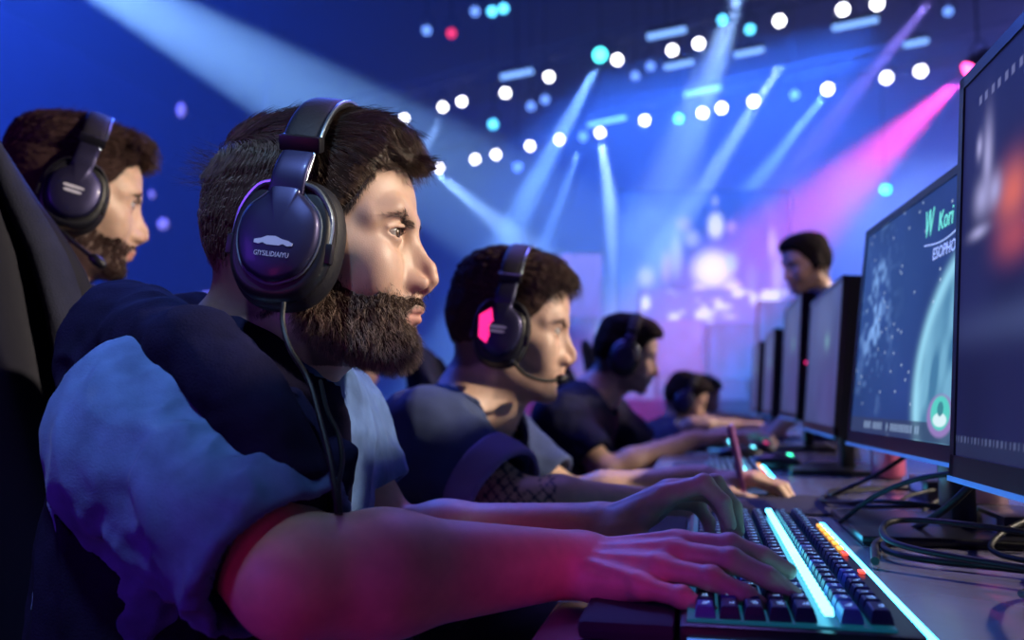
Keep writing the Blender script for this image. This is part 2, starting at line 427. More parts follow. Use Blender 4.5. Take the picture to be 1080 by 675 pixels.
def grad(f, p, e=.0012):
    g = np.stack([f(p + npv(e, 0, 0)) - f(p - npv(e, 0, 0)), f(p + npv(0, e, 0)) - f(p - npv(0, e, 0)), f(p + npv(0, 0, e)) - f(p - npv(0, 0, e))], 1)
    return g / (np.linalg.norm(g, axis=1, keepdims=True) + 1e-9)
def strands(roots, f, flow, length, lift, radius, segs=6, rng=None, clear=.0008, wild=.15, tip=.25, hug=True, dens=60.):
    """hairs that start on roots and run along flow over the surface f; returns vertices, faces (3-sided tubes)"""
    rng = rng or np.random.RandomState(1)
    n = len(roots); p = roots.astype(np.float32).copy(); nn = grad(f, p)
    L = (length(p) if callable(length) else np.full(n, length)) * rng.uniform(.7, 1.15, n)
    P = [p.copy()]; fl = flow(p, nn); fl /= np.linalg.norm(fl, axis=1, keepdims=True) + 1e-9
    wn = np.stack([vnoise(p + k * 5.1, dens) for k in range(3)], 1) * wild * 1.5 + rng.normal(0, wild * .5, (n, 3))
    lf = (lift(p) if callable(lift) else np.full(n, lift)).astype(float)[:, None]
    for s in range(segs):
        d = flow(p, nn) + wn + nn * lf * (1 - s / segs * 1.1)
        d /= np.linalg.norm(d, axis=1, keepdims=True) + 1e-9
        p = (p + d * (L / segs)[:, None]).astype(np.float32)
        if hug:
            v = f(p); nn = grad(f, p); push = np.clip(clear + .0006 * rng.rand(n) - v, 0, .01)
            p = (p + nn * push[:, None]).astype(np.float32)
        P.append(p.copy())
    P = np.stack(P, 1)                                            # n, segs+1, 3
    T = np.gradient(P, axis=1); T /= np.linalg.norm(T, axis=2, keepdims=True) + 1e-9
    up = np.zeros_like(T); up[..., 2] = 1; up[..., 1] = .3
    A = np.cross(T, up); A /= np.linalg.norm(A, axis=2, keepdims=True) + 1e-9; B = np.cross(T, A)
    r = radius * np.linspace(1, tip, segs + 1)[None, :, None] * rng.uniform(.7, 1.3, (n, 1, 1))
    V = np.stack([P + (A * math.cos(a) + B * math.sin(a)) * r for a in (0, 2 * PI / 3, 4 * PI / 3)], 2)   # n, s+1, 3, 3
    base = (np.arange(n) * (segs + 1) * 3)[:, None, None] + (np.arange(segs) * 3)[None, :, None]
    j = np.arange(3)[None, None, :]; k = (j + 1) % 3
    F = np.stack([base + j, base + k, base + k + 3, base + j + 3], -1).reshape(-1, 4)
    return V.reshape(-1, 3), F
def join_np(parts):
    V, F, Cc, b = [], [], [], 0
    for v, f, c in parts:
        V.append(v); F.append(f + b); Cc.append(np.broadcast_to(np.array(c, dtype=np.float32), (len(v), 3)) if np.ndim(c) == 1 else c); b += len(v)
    return np.concatenate(V), np.concatenate(F), np.concatenate(Cc)
def pick(V, w, n, rng):
    w = np.clip(w, 0, None).astype(float); w /= w.sum(); i = rng.choice(len(V), n, p=w)
    return V[i] + rng.normal(0, .0004, (n, 3)).astype(np.float32)
def scol(n_strands, per, base, var, rng):
    c = np.array(base)[None] * rng.uniform(1 - var, 1 + var, (n_strands, 1)); return np.repeat(c, per, axis=0)
# ------------------------------------------------------------------ headsets (head-local frame)
M_HS_BLACK = mat('headset_black', (.009, .009, .013), .42, spec=.4)
M_HS_SOFT = mat('headset_leatherette', (.012, .011, .016), .6, spec=.3, bump=(300, .2))
M_HS_SHELL = mat('headset_shell', (.035, .032, .085), .46, metal=.75, coat=.15)
M_HS_METAL = mat('headset_metal', (.45, .55, .65), .28, metal=.9)
M_HS_PRINT = mat('headset_print', (.55, .55, .62), .6)
M_PINKLED = mat('pink_led', (.6, .02, .2), .4, emit=(1, .02, .22), es=1.6)
M_CABLE = mat('cable_rubber', (.005, .005, .007), .5, spec=.3)
def text_np(s, size=1.0, depth=.02):
    cu = bpy.data.curves.new('lettering', 'FONT'); cu.body = s; cu.size = size; cu.extrude = depth; cu.align_x = 'CENTER'; cu.resolution_u = 2
    o = bpy.data.objects.new('lettering', cu); C.objects.link(o)
    bpy.context.view_layer.update(); me = bpy.data.meshes.new_from_object(o.evaluated_get(bpy.context.evaluated_depsgraph_get()))
    V = [v.co.copy() for v in me.vertices]; F = [tuple(p.vertices) for p in me.polygons]
    bpy.data.objects.remove(o); bpy.data.curves.remove(cu); bpy.data.meshes.remove(me)
    return V, F
def smooth_poly(P, it=2):
    P = [np.array(p, dtype=float) for p in P]
    for _ in range(it):
        Q = []
        for i in range(len(P)):
            a, b = P[i], P[(i + 1) % len(P)]; Q += [a * .78 + b * .22, a * .22 + b * .78]
        P = Q
    return P
def superell(a, b, n, k=48, dz=0.):
    out = []
    for i in range(k):
        t = 2 * PI * i / k; c, s_ = math.cos(t), math.sin(t)
        out.append((a * math.copysign(abs(c) ** (2 / n), c), b * math.copysign(abs(s_) ** (2 / n), s_) + dz))
    return out
def headset(b, label, style='plain', mic=True, logo=False, group='headsets worn by the gamers', tilt=0.0, pink=False, mic_pts=None, cup=(.0475, .0590), sides=(-1, 1), detail=True):
    root = empty('gaming_headset', tuple(b.hw(npv(0, 0, .13)[None])[0]), label, 'headset', group)
    HR = np.array(Matrix.Rotation(math.radians(tilt), 3, 'Y'))
    def W(x, y, z): return Vector(b.hw((HR @ np.array([x, y, z]))[None].astype(np.float32))[0])
    ca, cb = cup
    # padded headband
    def arc(th, r=0.0): return (.0, (.098 + r) * math.cos(th), .030 + (.093 + r) * math.sin(th))
    ths = [math.radians(24 + 132 * i / 30) for i in range(31)]
    def band(r0, r1, w, x0=0.0, rounded=True):
        rings = []
        for th in ths:
            sec = superell(w / 2, (r1 - r0) / 2, 3.0 if rounded else 8, 20); rm = (r0 + r1) / 2
            ring = []
            for (x, dr) in sec:
                p = arc(th, rm + dr); ring.append(W(p[0] + x + x0, p[1], p[2]))
            rings.append(ring)
        return rings
    mb = MB(); mb.loft(band(.000, .011, .034)); hb = mb.build('headband', M_HS_SOFT, root, smooth=True)
    mb = MB(); mb.loft(band(-.010, .001, .027)); mb.build('headband_cushion', M_HS_BLACK, hb, smooth=True)
    if detail:
        mb = MB(); mb.loft(band(.0075, .0105, .003, .0172)); mb.build('headband_edge', M_HS_METAL, hb, smooth=True)
    for s in sides:
        tl = math.radians(7)
        def L(x, y, z, cx=-.002, cy=.083, cz=-.022):      # cup frame: x, outward, up
            yy = y * math.cos(tl) - z * math.sin(tl); zz = z * math.cos(tl) + y * math.sin(tl)
            return W(cx + x, s * (cy + yy), cz + zz)
        # cushion: a fat ring
        rings = []
        for (k, y) in ((.80, -.016), (.93, -.015), (1.0, -.009), (1.03, -.001), (1.0, .007), (.94, .011), (.80, .012)):
            rings.append([L(x, y, z) for x, z in superell(ca * k, cb * k, 2.35)])
        mb = MB(); mb.loft(rings); mb.build('ear_cushion', M_HS_SOFT, root, smooth=True)
        rings = []
        for (k, y) in ((.92, .010), (.945, .013), (.94, .018), (.90, .023), (.84, .026), (.80, .0265)):
            rings.append([L(x, y, z) for x, z in superell(ca * k, cb * k, 2.35, dz=-.001)])
        mb = MB(); mb.loft(rings); cupo = mb.build('ear_cup', M_HS_BLACK, root, smooth=True)
        hexo = [(p_[0] * 1.06, p_[1] * 1.06) for p_ in [(-.0125, .044), (-.0125, .037), (-.0315, .020), (-.034, -.006), (-.024, -.030), (0, -.041), (.024, -.030), (.034, -.006), (.0315, .020), (.0125, .037), (.0125, .044)]]
        rings = []
        for (k, y) in ((1.0, .024), (1.0, .029), (.96, .0325), (.88, .0345), (.55, .0365), (.25, .0372)):
            rings.append([L(p[0] * k, y, p[1] * k - .001) for p in smooth_poly(hexo)])
        mb = MB(); mb.loft(rings); plate = mb.build('ear_plate', M_HS_SHELL, cupo, smooth=True, angle=50)
        if detail:
            mb = MB(); pp = smooth_poly(hexo); mb.tube([L(p[0] * 1.02, .0275, p[1] * 1.02 - .001) for p in pp] + [L(pp[0][0] * 1.02, .0275, pp[0][1] * 1.02 - .001)], .0011, 8)
            mb.build('plate_trim', M_HS_METAL if style != 'plain' else M_HS_BLACK, plate, smooth=True)
        # yoke arms that grip the cup in front and behind, with clips
        mb = MB()
        for sx in (1, -1):
            pts = spline([L(sx * .009, .029, .0475), L(sx * .026, .025, .0425), L(sx * .0395, .020, .022), L(sx * .0415, .019, -.006)], 5)
            mb.tube(pts, [.0042] * len(pts), 10, flat=.6)
        yk = mb.build('yoke', M_HS_METAL if style == 'blue' else M_HS_BLACK, root, smooth=True)
        for sx in (1, -1):
            mb = MB(); c = L(sx * .0405, .019, -.010); Rm = Matrix([list(r) for r in (b.head_R @ HR)])
            mb.box(c, (.011, .010, .017), rot=Rm, bev=.002); mb.build('hinge_clip', M_HS_BLACK, yk, smooth=True)
        # slider between cup and band
        top = arc(math.radians(22), -.001); mb = MB()
        rings = []
        for t in np.linspace(0, 1, 9):
            a = np.array(L(0, .030, .037)); c = np.array(W(0, s * top[1], top[2])); ctr = a * (1 - t) + c * t + np.array(b.head_R @ HR @ np.array([0, s * .006 * math.sin(PI * t), 0]))
            w = .0148 - .001 * t; rings.append([Vector(ctr + b.head_R @ HR @ np.array([x, s * y, 0])) for x, y in superell(w, .0032, 4, 20)])
        mb.loft(rings); sl = mb.build('slider', M_HS_SHELL, root, smooth=True, angle=60)
        mb = MB(); Rm = Matrix([list(r) for r in (b.head_R @ HR @ np.array(Matrix.Rotation(-s * math.radians(24), 3, 'X')))])
        mb.box(W(0, s * (top[1] + .004), top[2] + .002), (.036, .014, .014), rot=Rm, bev=.003)
        mb.build('band_end_block', M_HS_BLACK, sl, smooth=True)
        if detail:
            mb = MB(); mb.tube([L(.0135, .030, .040), W(.0135, s * (top[1] + .006), top[2] - .004)], .0012, 8); mb.build('slider_rail', M_HS_METAL, sl, smooth=True)
        if logo and s < 0:
            # car silhouette and the small line of letters
            prof = [(-.0165, -.002), (-.0163, .0008), (-.011, .0022), (-.006, .0046), (.001, .0052), (.007, .003), (.013, .0018), (.0168, .0002), (.0165, -.0022), (.012, -.0028), (.0085, -.0012), (.005, -.0028), (-.0055, -.0028), (-.009, -.0012), (-.0125, -.0028)]
            mb = MB(); mb.loft([[L(p[0], y, p[1] - .009) for p in prof] for y in (.0355, .0376)])
            mb.build('car_emblem', M_HS_PRINT, plate)
            V, F = text_np('GIYSILIDIAIYU', .0062, .00012); mb = MB()
            mb.add([L(v.x * .78, .0371 + v.z, v.y - .0215) for v in V], F); mb.build('lettering', M_HS_PRINT, plate)
        elif s < 0 and detail:
            mb = MB()
            for k, (w, zz) in enumerate(((.014, .003), (.012, -.004))):
                mb.loft([[L(x - .002, y, z + zz) for x, z in superell(w, .0022, 3, 20)] for y in (.035, .0380)])
            mb.build('emblem', M_HS_PRINT, plate)
        if pink and s < 0:
            mb = MB(); mb.loft([[L(p[0], y, p[1]) for p in [(-.033, .018), (-.016, .031), (-.008, .004), (-.016, -.024), (-.029, -.016)]] for y in (.030, .0368)])
            mb.build('light_panel', M_PINKLED, plate)
    if mic:
        s = -1
        P = mic_pts or [(.020, -.108, -.045), (.045, -.100, -.072), (.075, -.075, -.082), (.094, -.045, -.084)]
        pts = spline([W(*p) for p in P], 8); mb = MB(); mb.tube(pts, [.0030] * len(pts), 10); bo = mb.build('microphone_boom', M_CABLE, root, smooth=True)
        mb = MB(); d = (pts[-1] - pts[-4]).normalized(); e = pts[-1]
        mb.tube([e - d * .012, e - d * .008, e, e + d * .010, e + d * .014], [.0035, .0072, .0082, .0070, .003], 16); mb.build('microphone', M_HS_BLACK, bo, smooth=True)
        mb = MB(); mb.tube([pts[0] - d * .0, pts[0] + (pts[1] - pts[0]) * 1.2], [.0075, .005], 14); mb.build('boom_pivot', M_HS_METAL, bo, smooth=True)
    return root
# ------------------------------------------------------------------ bodies
FINGERS = {  # knuckle x, y, z and bone lengths, radius; thumb side is +y
    'index': ((.088, .0265, .003), (.042, .026, .022), .0092),
    'middle': ((.092, .0060, .006), (.046, .029, .024), .0094),
    'ring': ((.086, -.0140, .004), (.042, .027, .023), .0088),
    'little': ((.076, -.0325, -.001), (.034, .021, .020), .0078)}
def hand_points(pose, side):
    """pose: finger -> (splay, bend1, bend2, bend3); side +1 thumb on +y"""
    out = {}
    for k, (b, L, r) in FINGERS.items():
        sp, *bend = pose[k]; p = np.array(b, dtype=float); P = [p.copy()]; a = 0
        for l, bd in zip(L, bend):
            a += math.radians(bd); s = math.radians(sp)
            p = p + l * np.array([math.cos(a) * math.cos(s), math.cos(a) * math.sin(s), -math.sin(a)]); P.append(p.copy())
        out[k] = (np.array(P) * [1, side, 1], r)
    return out
REST_THUMB = [(.016, .020, -.010), (.050, .043, -.020), (.078, .052, -.026), (.100, .052, -.030)]
def hand_sdf(p, origin, R, pose, side, thumb=None, scale=1.0):
    q = ((p - npv(*origin)) @ R.astype(np.float32)) / scale
    def fn(q):
        d = sd_cap(q, (-.035, .007 * side, 0), (.012, .008 * side, 0), .0205, .0200)
        d = smin(d, sd_cap(q, (-.035, -.009 * side, 0), (.012, -.010 * side, -.001), .0200, .0190), .012)
        for (b, L, r) in FINGERS.values():
            d = smin(d, sd_cap(q, (.012, b[1] * .5 * side, -.001), (b[0], b[1] * side, b[2] - .001), .0135, r * 1.18), .010)
        d = smin(d, sd_ell(q, (.038, .022 * side, -.011), (.034, .017, .014)), .010)
        d = smin(d, sd_ell(q, (.040, -.023 * side, -.009), (.036, .013, .014)), .010)
        d = smin(d, sd_ell(q, (.055, 0, -.004), (.035, .030, .010)), .012)
        tps = np.array(thumb if thumb is not None else REST_THUMB) * [1, side, 1]
        t = sd_cap(q, tps[0], tps[1], .0135, .0118)
        t = smin(t, sd_cap(q, tps[1], tps[2], .0108, .0094), .004); t = smin(t, sd_cap(q, tps[2], tps[3], .0098, .0076), .003)
        d = smin(d, t, .012)
        fs = None
        for P, r in hand_points(pose, side).values():
            g = sd_cap(q, P[0], P[1], r * 1.12, r * .98)
            g = smin(g, sd_cap(q, P[1], P[2], r * 1.0, r * .88), .003); g = smin(g, sd_cap(q, P[2], P[3], r * .90, r * .72), .003)
            g = smin(g, sd_ell(q, P[1] , (r * 1.06,) * 3), .004)
            fs = g if fs is None else smin(fs, g, .0022)
        d = smin(d, fs, .007)
        # tendons towards the knuckles
        for (b, L, r) in FINGERS.values():
            d = smin(d, sd_cap(q, (.030, b[1] * .62 * side, .0125), (b[0] - .004, b[1] * side, b[2] + .0085), .0018, .0030), .005)
        return d
    return culled(q, (.06, 0, 0), .19, fn) * scale
TYPING = {'index': (6, 18, 34, 20), 'middle': (1, 20, 36, 22), 'ring': (-4, 20, 36, 22), 'little': (-10, 20, 34, 20)}

class Body:
    """joints in metres: N neck base, P pelvis, S shoulders, E elbows, H wrists (r, l), K knees, head centre and rotation"""
    def __init__(s, **k): s.__dict__.update(k)
    def prep(s):
        s.u = unit(np.array(s.N) - np.array(s.P)); s.v = unit(np.array(s.S[1]) - np.array(s.S[0]))
        s.w = unit(np.cross(s.v, s.u)) * 1.0
        if s.w @ s.head_R[:, 0] < 0: s.w = -s.w
        s.v = np.cross(s.u, s.w); s.T = np.stack([s.w, s.v, s.u], 1)
        s.sc = getattr(s, 'scale', 1.0); s.N = np.array(s.N); s.P = np.array(s.P)
        s.hc = np.array(s.head); s.headf = getattr(s, 'headf', lambda q: head_sdf(q)); s.hs = getattr(s, 'hscale', 1.0)
        return s
    def hl(s, p): return ((p - s.hc.astype(np.float32)) @ s.head_R.astype(np.float32)) / s.hs      # world -> head local
    def hw(s, q): return (q * s.hs) @ s.head_R.T.astype(np.float32) + s.hc.astype(np.float32)      # head local -> world
    def neck(s, p):
        a = s.hc + s.head_R @ np.array([-.030, 0, -.035]) * s.hs; b = s.N + s.u * .01; nr = getattr(s, 'neck_r', .056)
        d = sd_cap(p, a, b, nr, nr * 1.08)
        c = s.hc + s.head_R @ np.array([.022, 0, -.085]) * s.hs
        d = smin(d, sd_cap(p, c, s.N + s.w * .035, .028, .04), .04)
        return smin(d, sd_cap(p, s.N - s.w * .01, s.N * .7 + s.P * .3, nr * 1.1, .10), .05)
    def arm(s, p, i):
        S, E, H = np.array(s.S[i]), np.array(s.E[i]), np.array(s.H[i]); k = s.sc
        d = sd_cap(p, S, E, .050 * k, .041 * k)
        m1 = E * .72 + H * .28
        d = smin(d, sd_cap(p, E, m1, .040 * k, .0425 * k), .015)
        d = smin(d, sd_cap(p, m1, H, .0425 * k, .0255 * k), .02)
        return d
    def skin(s, p):
        d = culled(p, s.hc, .24 * s.hs, lambda x: s.headf(s.hl(x)) * s.hs)
        d = smin(d, s.neck(p), .028)
        for i in (0, 1):
            d = smin(d, sd_cap(p, s.N, s.S[i], .05, .05), .03); d = smin(d, s.arm(p, i), .02)
            hp = s.hands[i]
            if hp: d = smin(d, hand_sdf(p, s.H[i], hp['R'], hp['pose'], (1, -1)[i], hp.get('thumb'), hp.get('scale', 1.0)), .010)
        return d
    def torso(s, p, fat=0.0):
        N, P = s.N, s.P; L = np.linalg.norm(N - P); k = s.sc
        d = sd_ell(p, N - s.u * .30 * L + s.w * .015, (.115 * k + fat, .172 * k + fat, .175 * k + fat), s.T)
        d = smin(d, sd_ell(p, N - s.u * .62 * L + s.w * .01, (.112 * k + fat, .150 * k + fat, .19 * k + fat), s.T), .06)
        d = smin(d, sd_ell(p, P, (.125 * k + fat, .165 * k + fat, .12 * k + fat), s.T), .06)
        for i in (0, 1):
            d = smin(d, sd_cap(p, N - s.u * .035, np.array(s.S[i]), .048 * k + fat, .056 * k + fat), .05)
        return d
    def sleeve(s, p, i, t, r0, r1):
        S, E = np.array(s.S[i]), np.array(s.E[i]); return sd_cap(p, S, S + (E - S) * t, r0, r1)
    def folds(s, p, amp, seed=0.):
        a = vnoise(p @ np.array([[1, .3, 0], [-.2, .45, .2], [.35, 0, .8]], dtype=np.float32) + seed, 26)
        b = vnoise(p * npv(1, .6, 1.4) + .9 * seed, 55)
        return amp * ((1 - np.abs(a) * 2.2) * .8 + .35 * b)
def bbox(pts, m): pts = np.array(pts); return pts.min(0) - m, pts.max(0) + m

def shirt_sdf(b, fat=.012, t=(.72, .72), r=(.075, .060), amp=.003, seed=0., neck_c=None, neck_r=.085, foldf=None, thick=.006):
    """loose T-shirt; a shell, open at the neck, the cuffs and the hem"""
    def f(p):
        d = b.torso(p, fat)
        for i in (0, 1):
            S, E = np.array(b.S[i]), np.array(b.E[i]); ax = unit(E - S); L = np.linalg.norm(E - S)
            sl = sd_cap(p, S, S + ax * L * (t[i] + .15), r[0], r[1]); d = smin(d, sl, .045)
            if i == 0: c0 = (S + ax * L * t[0], ax, L)
            else: c1 = (S + ax * L * t[1], ax, L)
        d = d - b.folds(p, amp, seed) - (foldf(p) if foldf is not None else 0)
        inner = d + thick
        o = smax(d, -inner, .002)
        for (c, ax, L) in (c0, c1):          # open the cuffs: remove a cylinder beyond the cuff plane
            h = (p - c.astype(np.float32)) @ ax.astype(np.float32)
            rad = np.sqrt(np.maximum(((p - c.astype(np.float32)) ** 2).sum(1) - h * h, 0))
            cyl = np.maximum(np.maximum(-h, h - .12), rad - .10)
            o = smax(o, -cyl, .002)
        nc = b.N + b.w * .022 + b.u * .02 if neck_c is None else np.array(neck_c)
        o = smax(o, -sd_ell(p, nc, (neck_r, neck_r * .92, .06), b.T), .003)
        o = smax(o, -((p - (b.P - b.u * .06).astype(np.float32)) @ b.u.astype(np.float32)), .003)
        return o
    return f

SKIN_T = npv(.60, .385, .285)
def skin_colour(b, V, tone=1.0, stubble=0.0, scalp=.0, hair=(.05, .03, .022)):
    c = np.tile(SKIN_T * tone, (len(V), 1)); q = b.hl(V); h = np.array(hair, dtype=np.float32)
    near = np.linalg.norm(q, axis=1) < .17
    n = 1 + .06 * vnoise(V, 90) + .04 * vnoise(V, 240); c *= n[:, None]
    def mixc(w, col):
        nonlocal c
        w = np.clip(w, 0, 1)[:, None] * near[:, None]; c = c * (1 - w) + np.array(col, dtype=np.float32) * w
    m = q.copy(); m[:, 1] = np.abs(m[:, 1])
    mixc(np.exp(-(np.maximum(sd_ell(q, (.094, 0, -.0762), (.013, .0225, .0085)), 0) / .0018) ** 2) * .75, (.50, .20, .17))
    mixc(np.exp(-(np.linalg.norm(m - npv(.104, .004, -.043), axis=1) / .016) ** 2) * .35, (.62, .28, .2))
    if stubble: mixc(np.clip(beardline(q) / .008, 0, 1) * stubble * (q[:, 2] > -.125), h * 1.4)
    if scalp: mixc(np.clip(hairline(q) / .008 + .3, 0, 1) * scalp, h)
    return c

def person(b, label, group=None, cell=.003, tone=1.0, stubble=0.0, scalp=.8, hair_col=(.05, .03, .022), hairf=None, beardf=None, eyes=True,
           skin_mat=None, lo=None, hi=None):
    """the body is one continuous surface; hair, eyes and clothes hang under it"""
    b.prep()
    V, F = surface(b.skin, *bbox([b.N, b.P + b.u * .2, b.hc, b.S[0], b.S[1], b.E[0], b.E[1], b.H[0], b.H[1]], .2) if lo is None else (lo, hi), cell)
    keep = None
    o = link('person', mesh_np('person', V, F, col=skin_colour(b, V, tone, stubble, scalp, hair_col)), skin_mat or M_SKIN)
    tag(o, label, 'person', group); b.obj = o; b.cell = cell; b.V = V; b.tone = tone
    hf = b.headf
    if eyes:
        for s_ in (1, -1):
            c = b.hw(npv(.0705, .0305 * s_, -.0015)[None])[0]; mb = MB()
            mb.ell(c, (.0123 * b.hs,) * 3, 32, 20); gz = b.head_R @ unit(np.array([1, getattr(b, 'gaze', 0), getattr(b, 'gaze_z', -.05)]))
            e = mb.build('eye', M_EYE, o, smooth=True)
            cc = MB(); R = Matrix([list(x) for x in frame(gz, (0, 0, 1))])
            cc.ell(Vector(c) + Vector(gz) * .0074 * b.hs, (.0056 * b.hs, .0066 * b.hs, .0066 * b.hs), 24, 14, R=R); cc.build('iris', M_IRIS, e, smooth=True)
            pp = MB(); pp.ell(Vector(c) + Vector(gz) * .0112 * b.hs, (.0020 * b.hs, .0024 * b.hs, .0024 * b.hs), 16, 10, R=R); pp.build('pupil', M_BLACK, e, smooth=True)
    if hairf is not None:
        V, F = surface(hairf, (-.17, -.13, -.14), (.16, .13, .20), max(cell * .6, .0018))
        n = 1 + .25 * vnoise(V * npv(.2, 1, 1), 300)
        b.hair = link('hair', mesh_np('hair', b.hw(V), F, col=np.array(hair_col)[None] * n[:, None]), M_HAIRB, o); b.hairV = V
    if beardf is not None:
        V, F = surface(beardf, (-.05, -.1, -.19), (.15, .1, -.0), max(cell * .6, .0016))
        b.beard = link('beard', mesh_np('beard', b.hw(V), F, col=np.array(hair_col)[None] * np.ones((len(V), 1))), M_HAIRB, o); b.beardV = V
    return o
def garment(b, name, f, material, lo, hi, cell, col=None, parent=None):
    V, F = surface(f, lo, hi, cell)
    return link(name, mesh_np(name, V, F, col=None if col is None else col(V)), material, parent or b.obj)
# ------------------------------------------------------------------ the bearded player in front
def cshape(q, pts, vals): return np.interp(q, pts, vals)
b1 = Body(N=(-.430, .755, .935), P=(-.52, .76, .56), S=[(-.428, .612, .885), tuple(at(335, 455, .97))],
          E=[at(312, 610, .590), at(410, 578, .95)], H=[at(606, 594, .69), at(628, 556, .90)],
          head=at(341, 251, .795), head_R=rotm(8, 1, 0), scale=1.0, gaze=-.28, gaze_z=.0, hscale=.955)
b1.hands = [dict(R=frame((.93, -.36, .10), (-.0, -.42, 1)), pose={'index': (5, 6, 20, 12), 'middle': (0, 8, 22, 12), 'ring': (-3, 9, 20, 12), 'little': (-7, 9, 20, 12)}, scale=.94),
            dict(R=frame((.95, -.10, .42), (-.3, .1, 1)), pose={'index': (3, 6, 62, 30), 'middle': (0, 14, 60, 30), 'ring': (-4, 22, 56, 30), 'little': (-8, 30, 50, 30)},
                 thumb=[(.016, .020, -.012), (.046, .036, -.032), (.070, .042, -.048), (.092, .040, -.062)], scale=.98)]
def thick1(q):
    top = np.clip((q[:, 2] - .045) / .05, 0, 1); front = np.clip((q[:, 0] - .0) / .07, 0, 1)
    return .0035 + top * (.005 + .013 * front * np.clip(1.5 - np.abs(q[:, 2] - .085) * 8, 0, 1)) + .002 * np.clip((-q[:, 0] - .02) / .06, 0, 1) * np.clip((q[:, 2] + .02) / .08, 0, 1)
def beardt1(q):
    low = np.clip((-.068 - q[:, 2]) / .04, 0, 1); fr = np.clip((q[:, 0] - .02) / .05, 0, 1)
    return .0026 + .0022 * low * fr
hair1 = lambda q: hair_sdf(q, b1.headf0, thick1)
b1.headf0 = lambda q: head_sdf(q, ears=False, jaw=.8); b1.headf = b1.headf0
beard1 = lambda q: beard_sdf(q, b1.headf0, beardt1)
person(b1, 'bearded man in front in a blue T-shirt and dark hood, black headset, typing', 'gamers seated along the desk', cell=.0017, stubble=.85,
       hairf=hair1, beardf=beard1, hair_col=(.040, .024, .018))
def folds1(p):
    a = unit((.55, .25, .80)); b_ = unit(np.cross(a, (0, 1, 0))); c = np.cross(a, b_)
    q = np.stack([p @ npv(*a) * .28, p @ npv(*b_), p @ npv(*c)], 1)
    r1 = 1 - np.abs(vnoise(q, 30)) * 2.4; r2 = 1 - np.abs(vnoise(q + 2.2, 62)) * 2.4
    k = np.clip(1.25 - np.linalg.norm(p - (np.array(b1.S[0]) * .35 + np.array(b1.E[0]) * .65).astype(np.float32), axis=1) / .20, .25, 1)
    return (.0065 * np.clip(r1, -.6, 1) + .0026 * np.clip(r2, -.6, 1)) * k
sh1 = shirt_sdf(b1, .006, (.90, .62), (.072, .060), .0030, 1.0, foldf=folds1, thick=.0085, neck_r=.070)
garment(b1, 'tshirt', sh1, M_BLUE_TEE, *bbox([b1.N, b1.P, b1.S[0], b1.S[1], b1.E[0], b1.E[1]], .2), .003)
def vest_f(p):
    """dark sleeveless body of the hooded vest, cut away round both shoulders and open over the left chest"""
    S0, E0, S1, E1 = [np.array(v) for v in (b1.S[0], b1.E[0], b1.S[1], b1.E[1])]
    d = b1.torso(p, .012) - .0035 * (1 - 2 * np.abs(vnoise(p * npv(1.2, .8, 1.0), 20))) - .001 * vnoise(p, 60)
    o = smax(d, -(d + .010), .003)
    o = smax(o, -sd_cap(p, S0 + np.array([.004, -.02, .01]), E0, .094, .090), .003); o = smax(o, -sd_cap(p, S1, E1, .092, .085), .003)
    o = smax(o, -sd_ell(p, b1.N + b1.w * .022 + b1.u * .02, (.085, .078, .06), b1.T), .003)
    q = p - b1.N.astype(np.float32); fr = q @ b1.w.astype(np.float32); sd = q @ b1.v.astype(np.float32)
    o = smax(o, np.minimum(fr - .005, sd + .020), .004)
    return smax(o, -((p - (b1.P - b1.u * .02).astype(np.float32)) @ b1.u.astype(np.float32)), .003)
garment(b1, 'vest', vest_f, M_NAVY, *bbox([b1.N, b1.P, b1.S[0], b1.S[1]], .2), .0036)

# hair of the head: longer top combed forward and over, short sides
rng = np.random.RandomState(3)
def flow1(q, n):
    top = np.clip((q[:, 2] - .060) / .03, 0, 1)[:, None]; fr = np.clip((q[:, 0] - .055) / .03, 0, 1)[:, None]
    side = np.stack([-.35 + 0 * q[:, 0], 0 * q[:, 0], -1 + 0 * q[:, 0]], 1)
    side = side + np.stack([np.clip((q[:, 0] - .0) * 30, 0, 1.2), 0 * q[:, 0], .55 * np.clip((q[:, 0]) * 30, 0, 1)], 1)
    t = np.stack([1 - .35 * fr[:, 0], -.35 * np.sign(q[:, 1] + .03), -.15 - 1.5 * fr[:, 0]], 1)
    d = side * (1 - top) + t * top; d = d - n * (d * n).sum(1, keepdims=True) * .9
    return d / (np.linalg.norm(d, axis=1, keepdims=True) + 1e-9)
HV = b1.hairV; hm = hairline(HV)
w = (hm > .001) * 1.0; roots = pick(HV, w * (1 + 1.5 * (HV[:, 2] > .06)), 15000, rng)
ln = lambda q: .007 + .026 * np.clip((q[:, 2] - .050) / .03, 0, 1)
V1, F1 = strands(roots, hair1, flow1, ln, lambda q: .12 + .2 * np.clip((q[:, 2] - .07) / .03, 0, 1), .00030, 7, rng, wild=.16, dens=70)
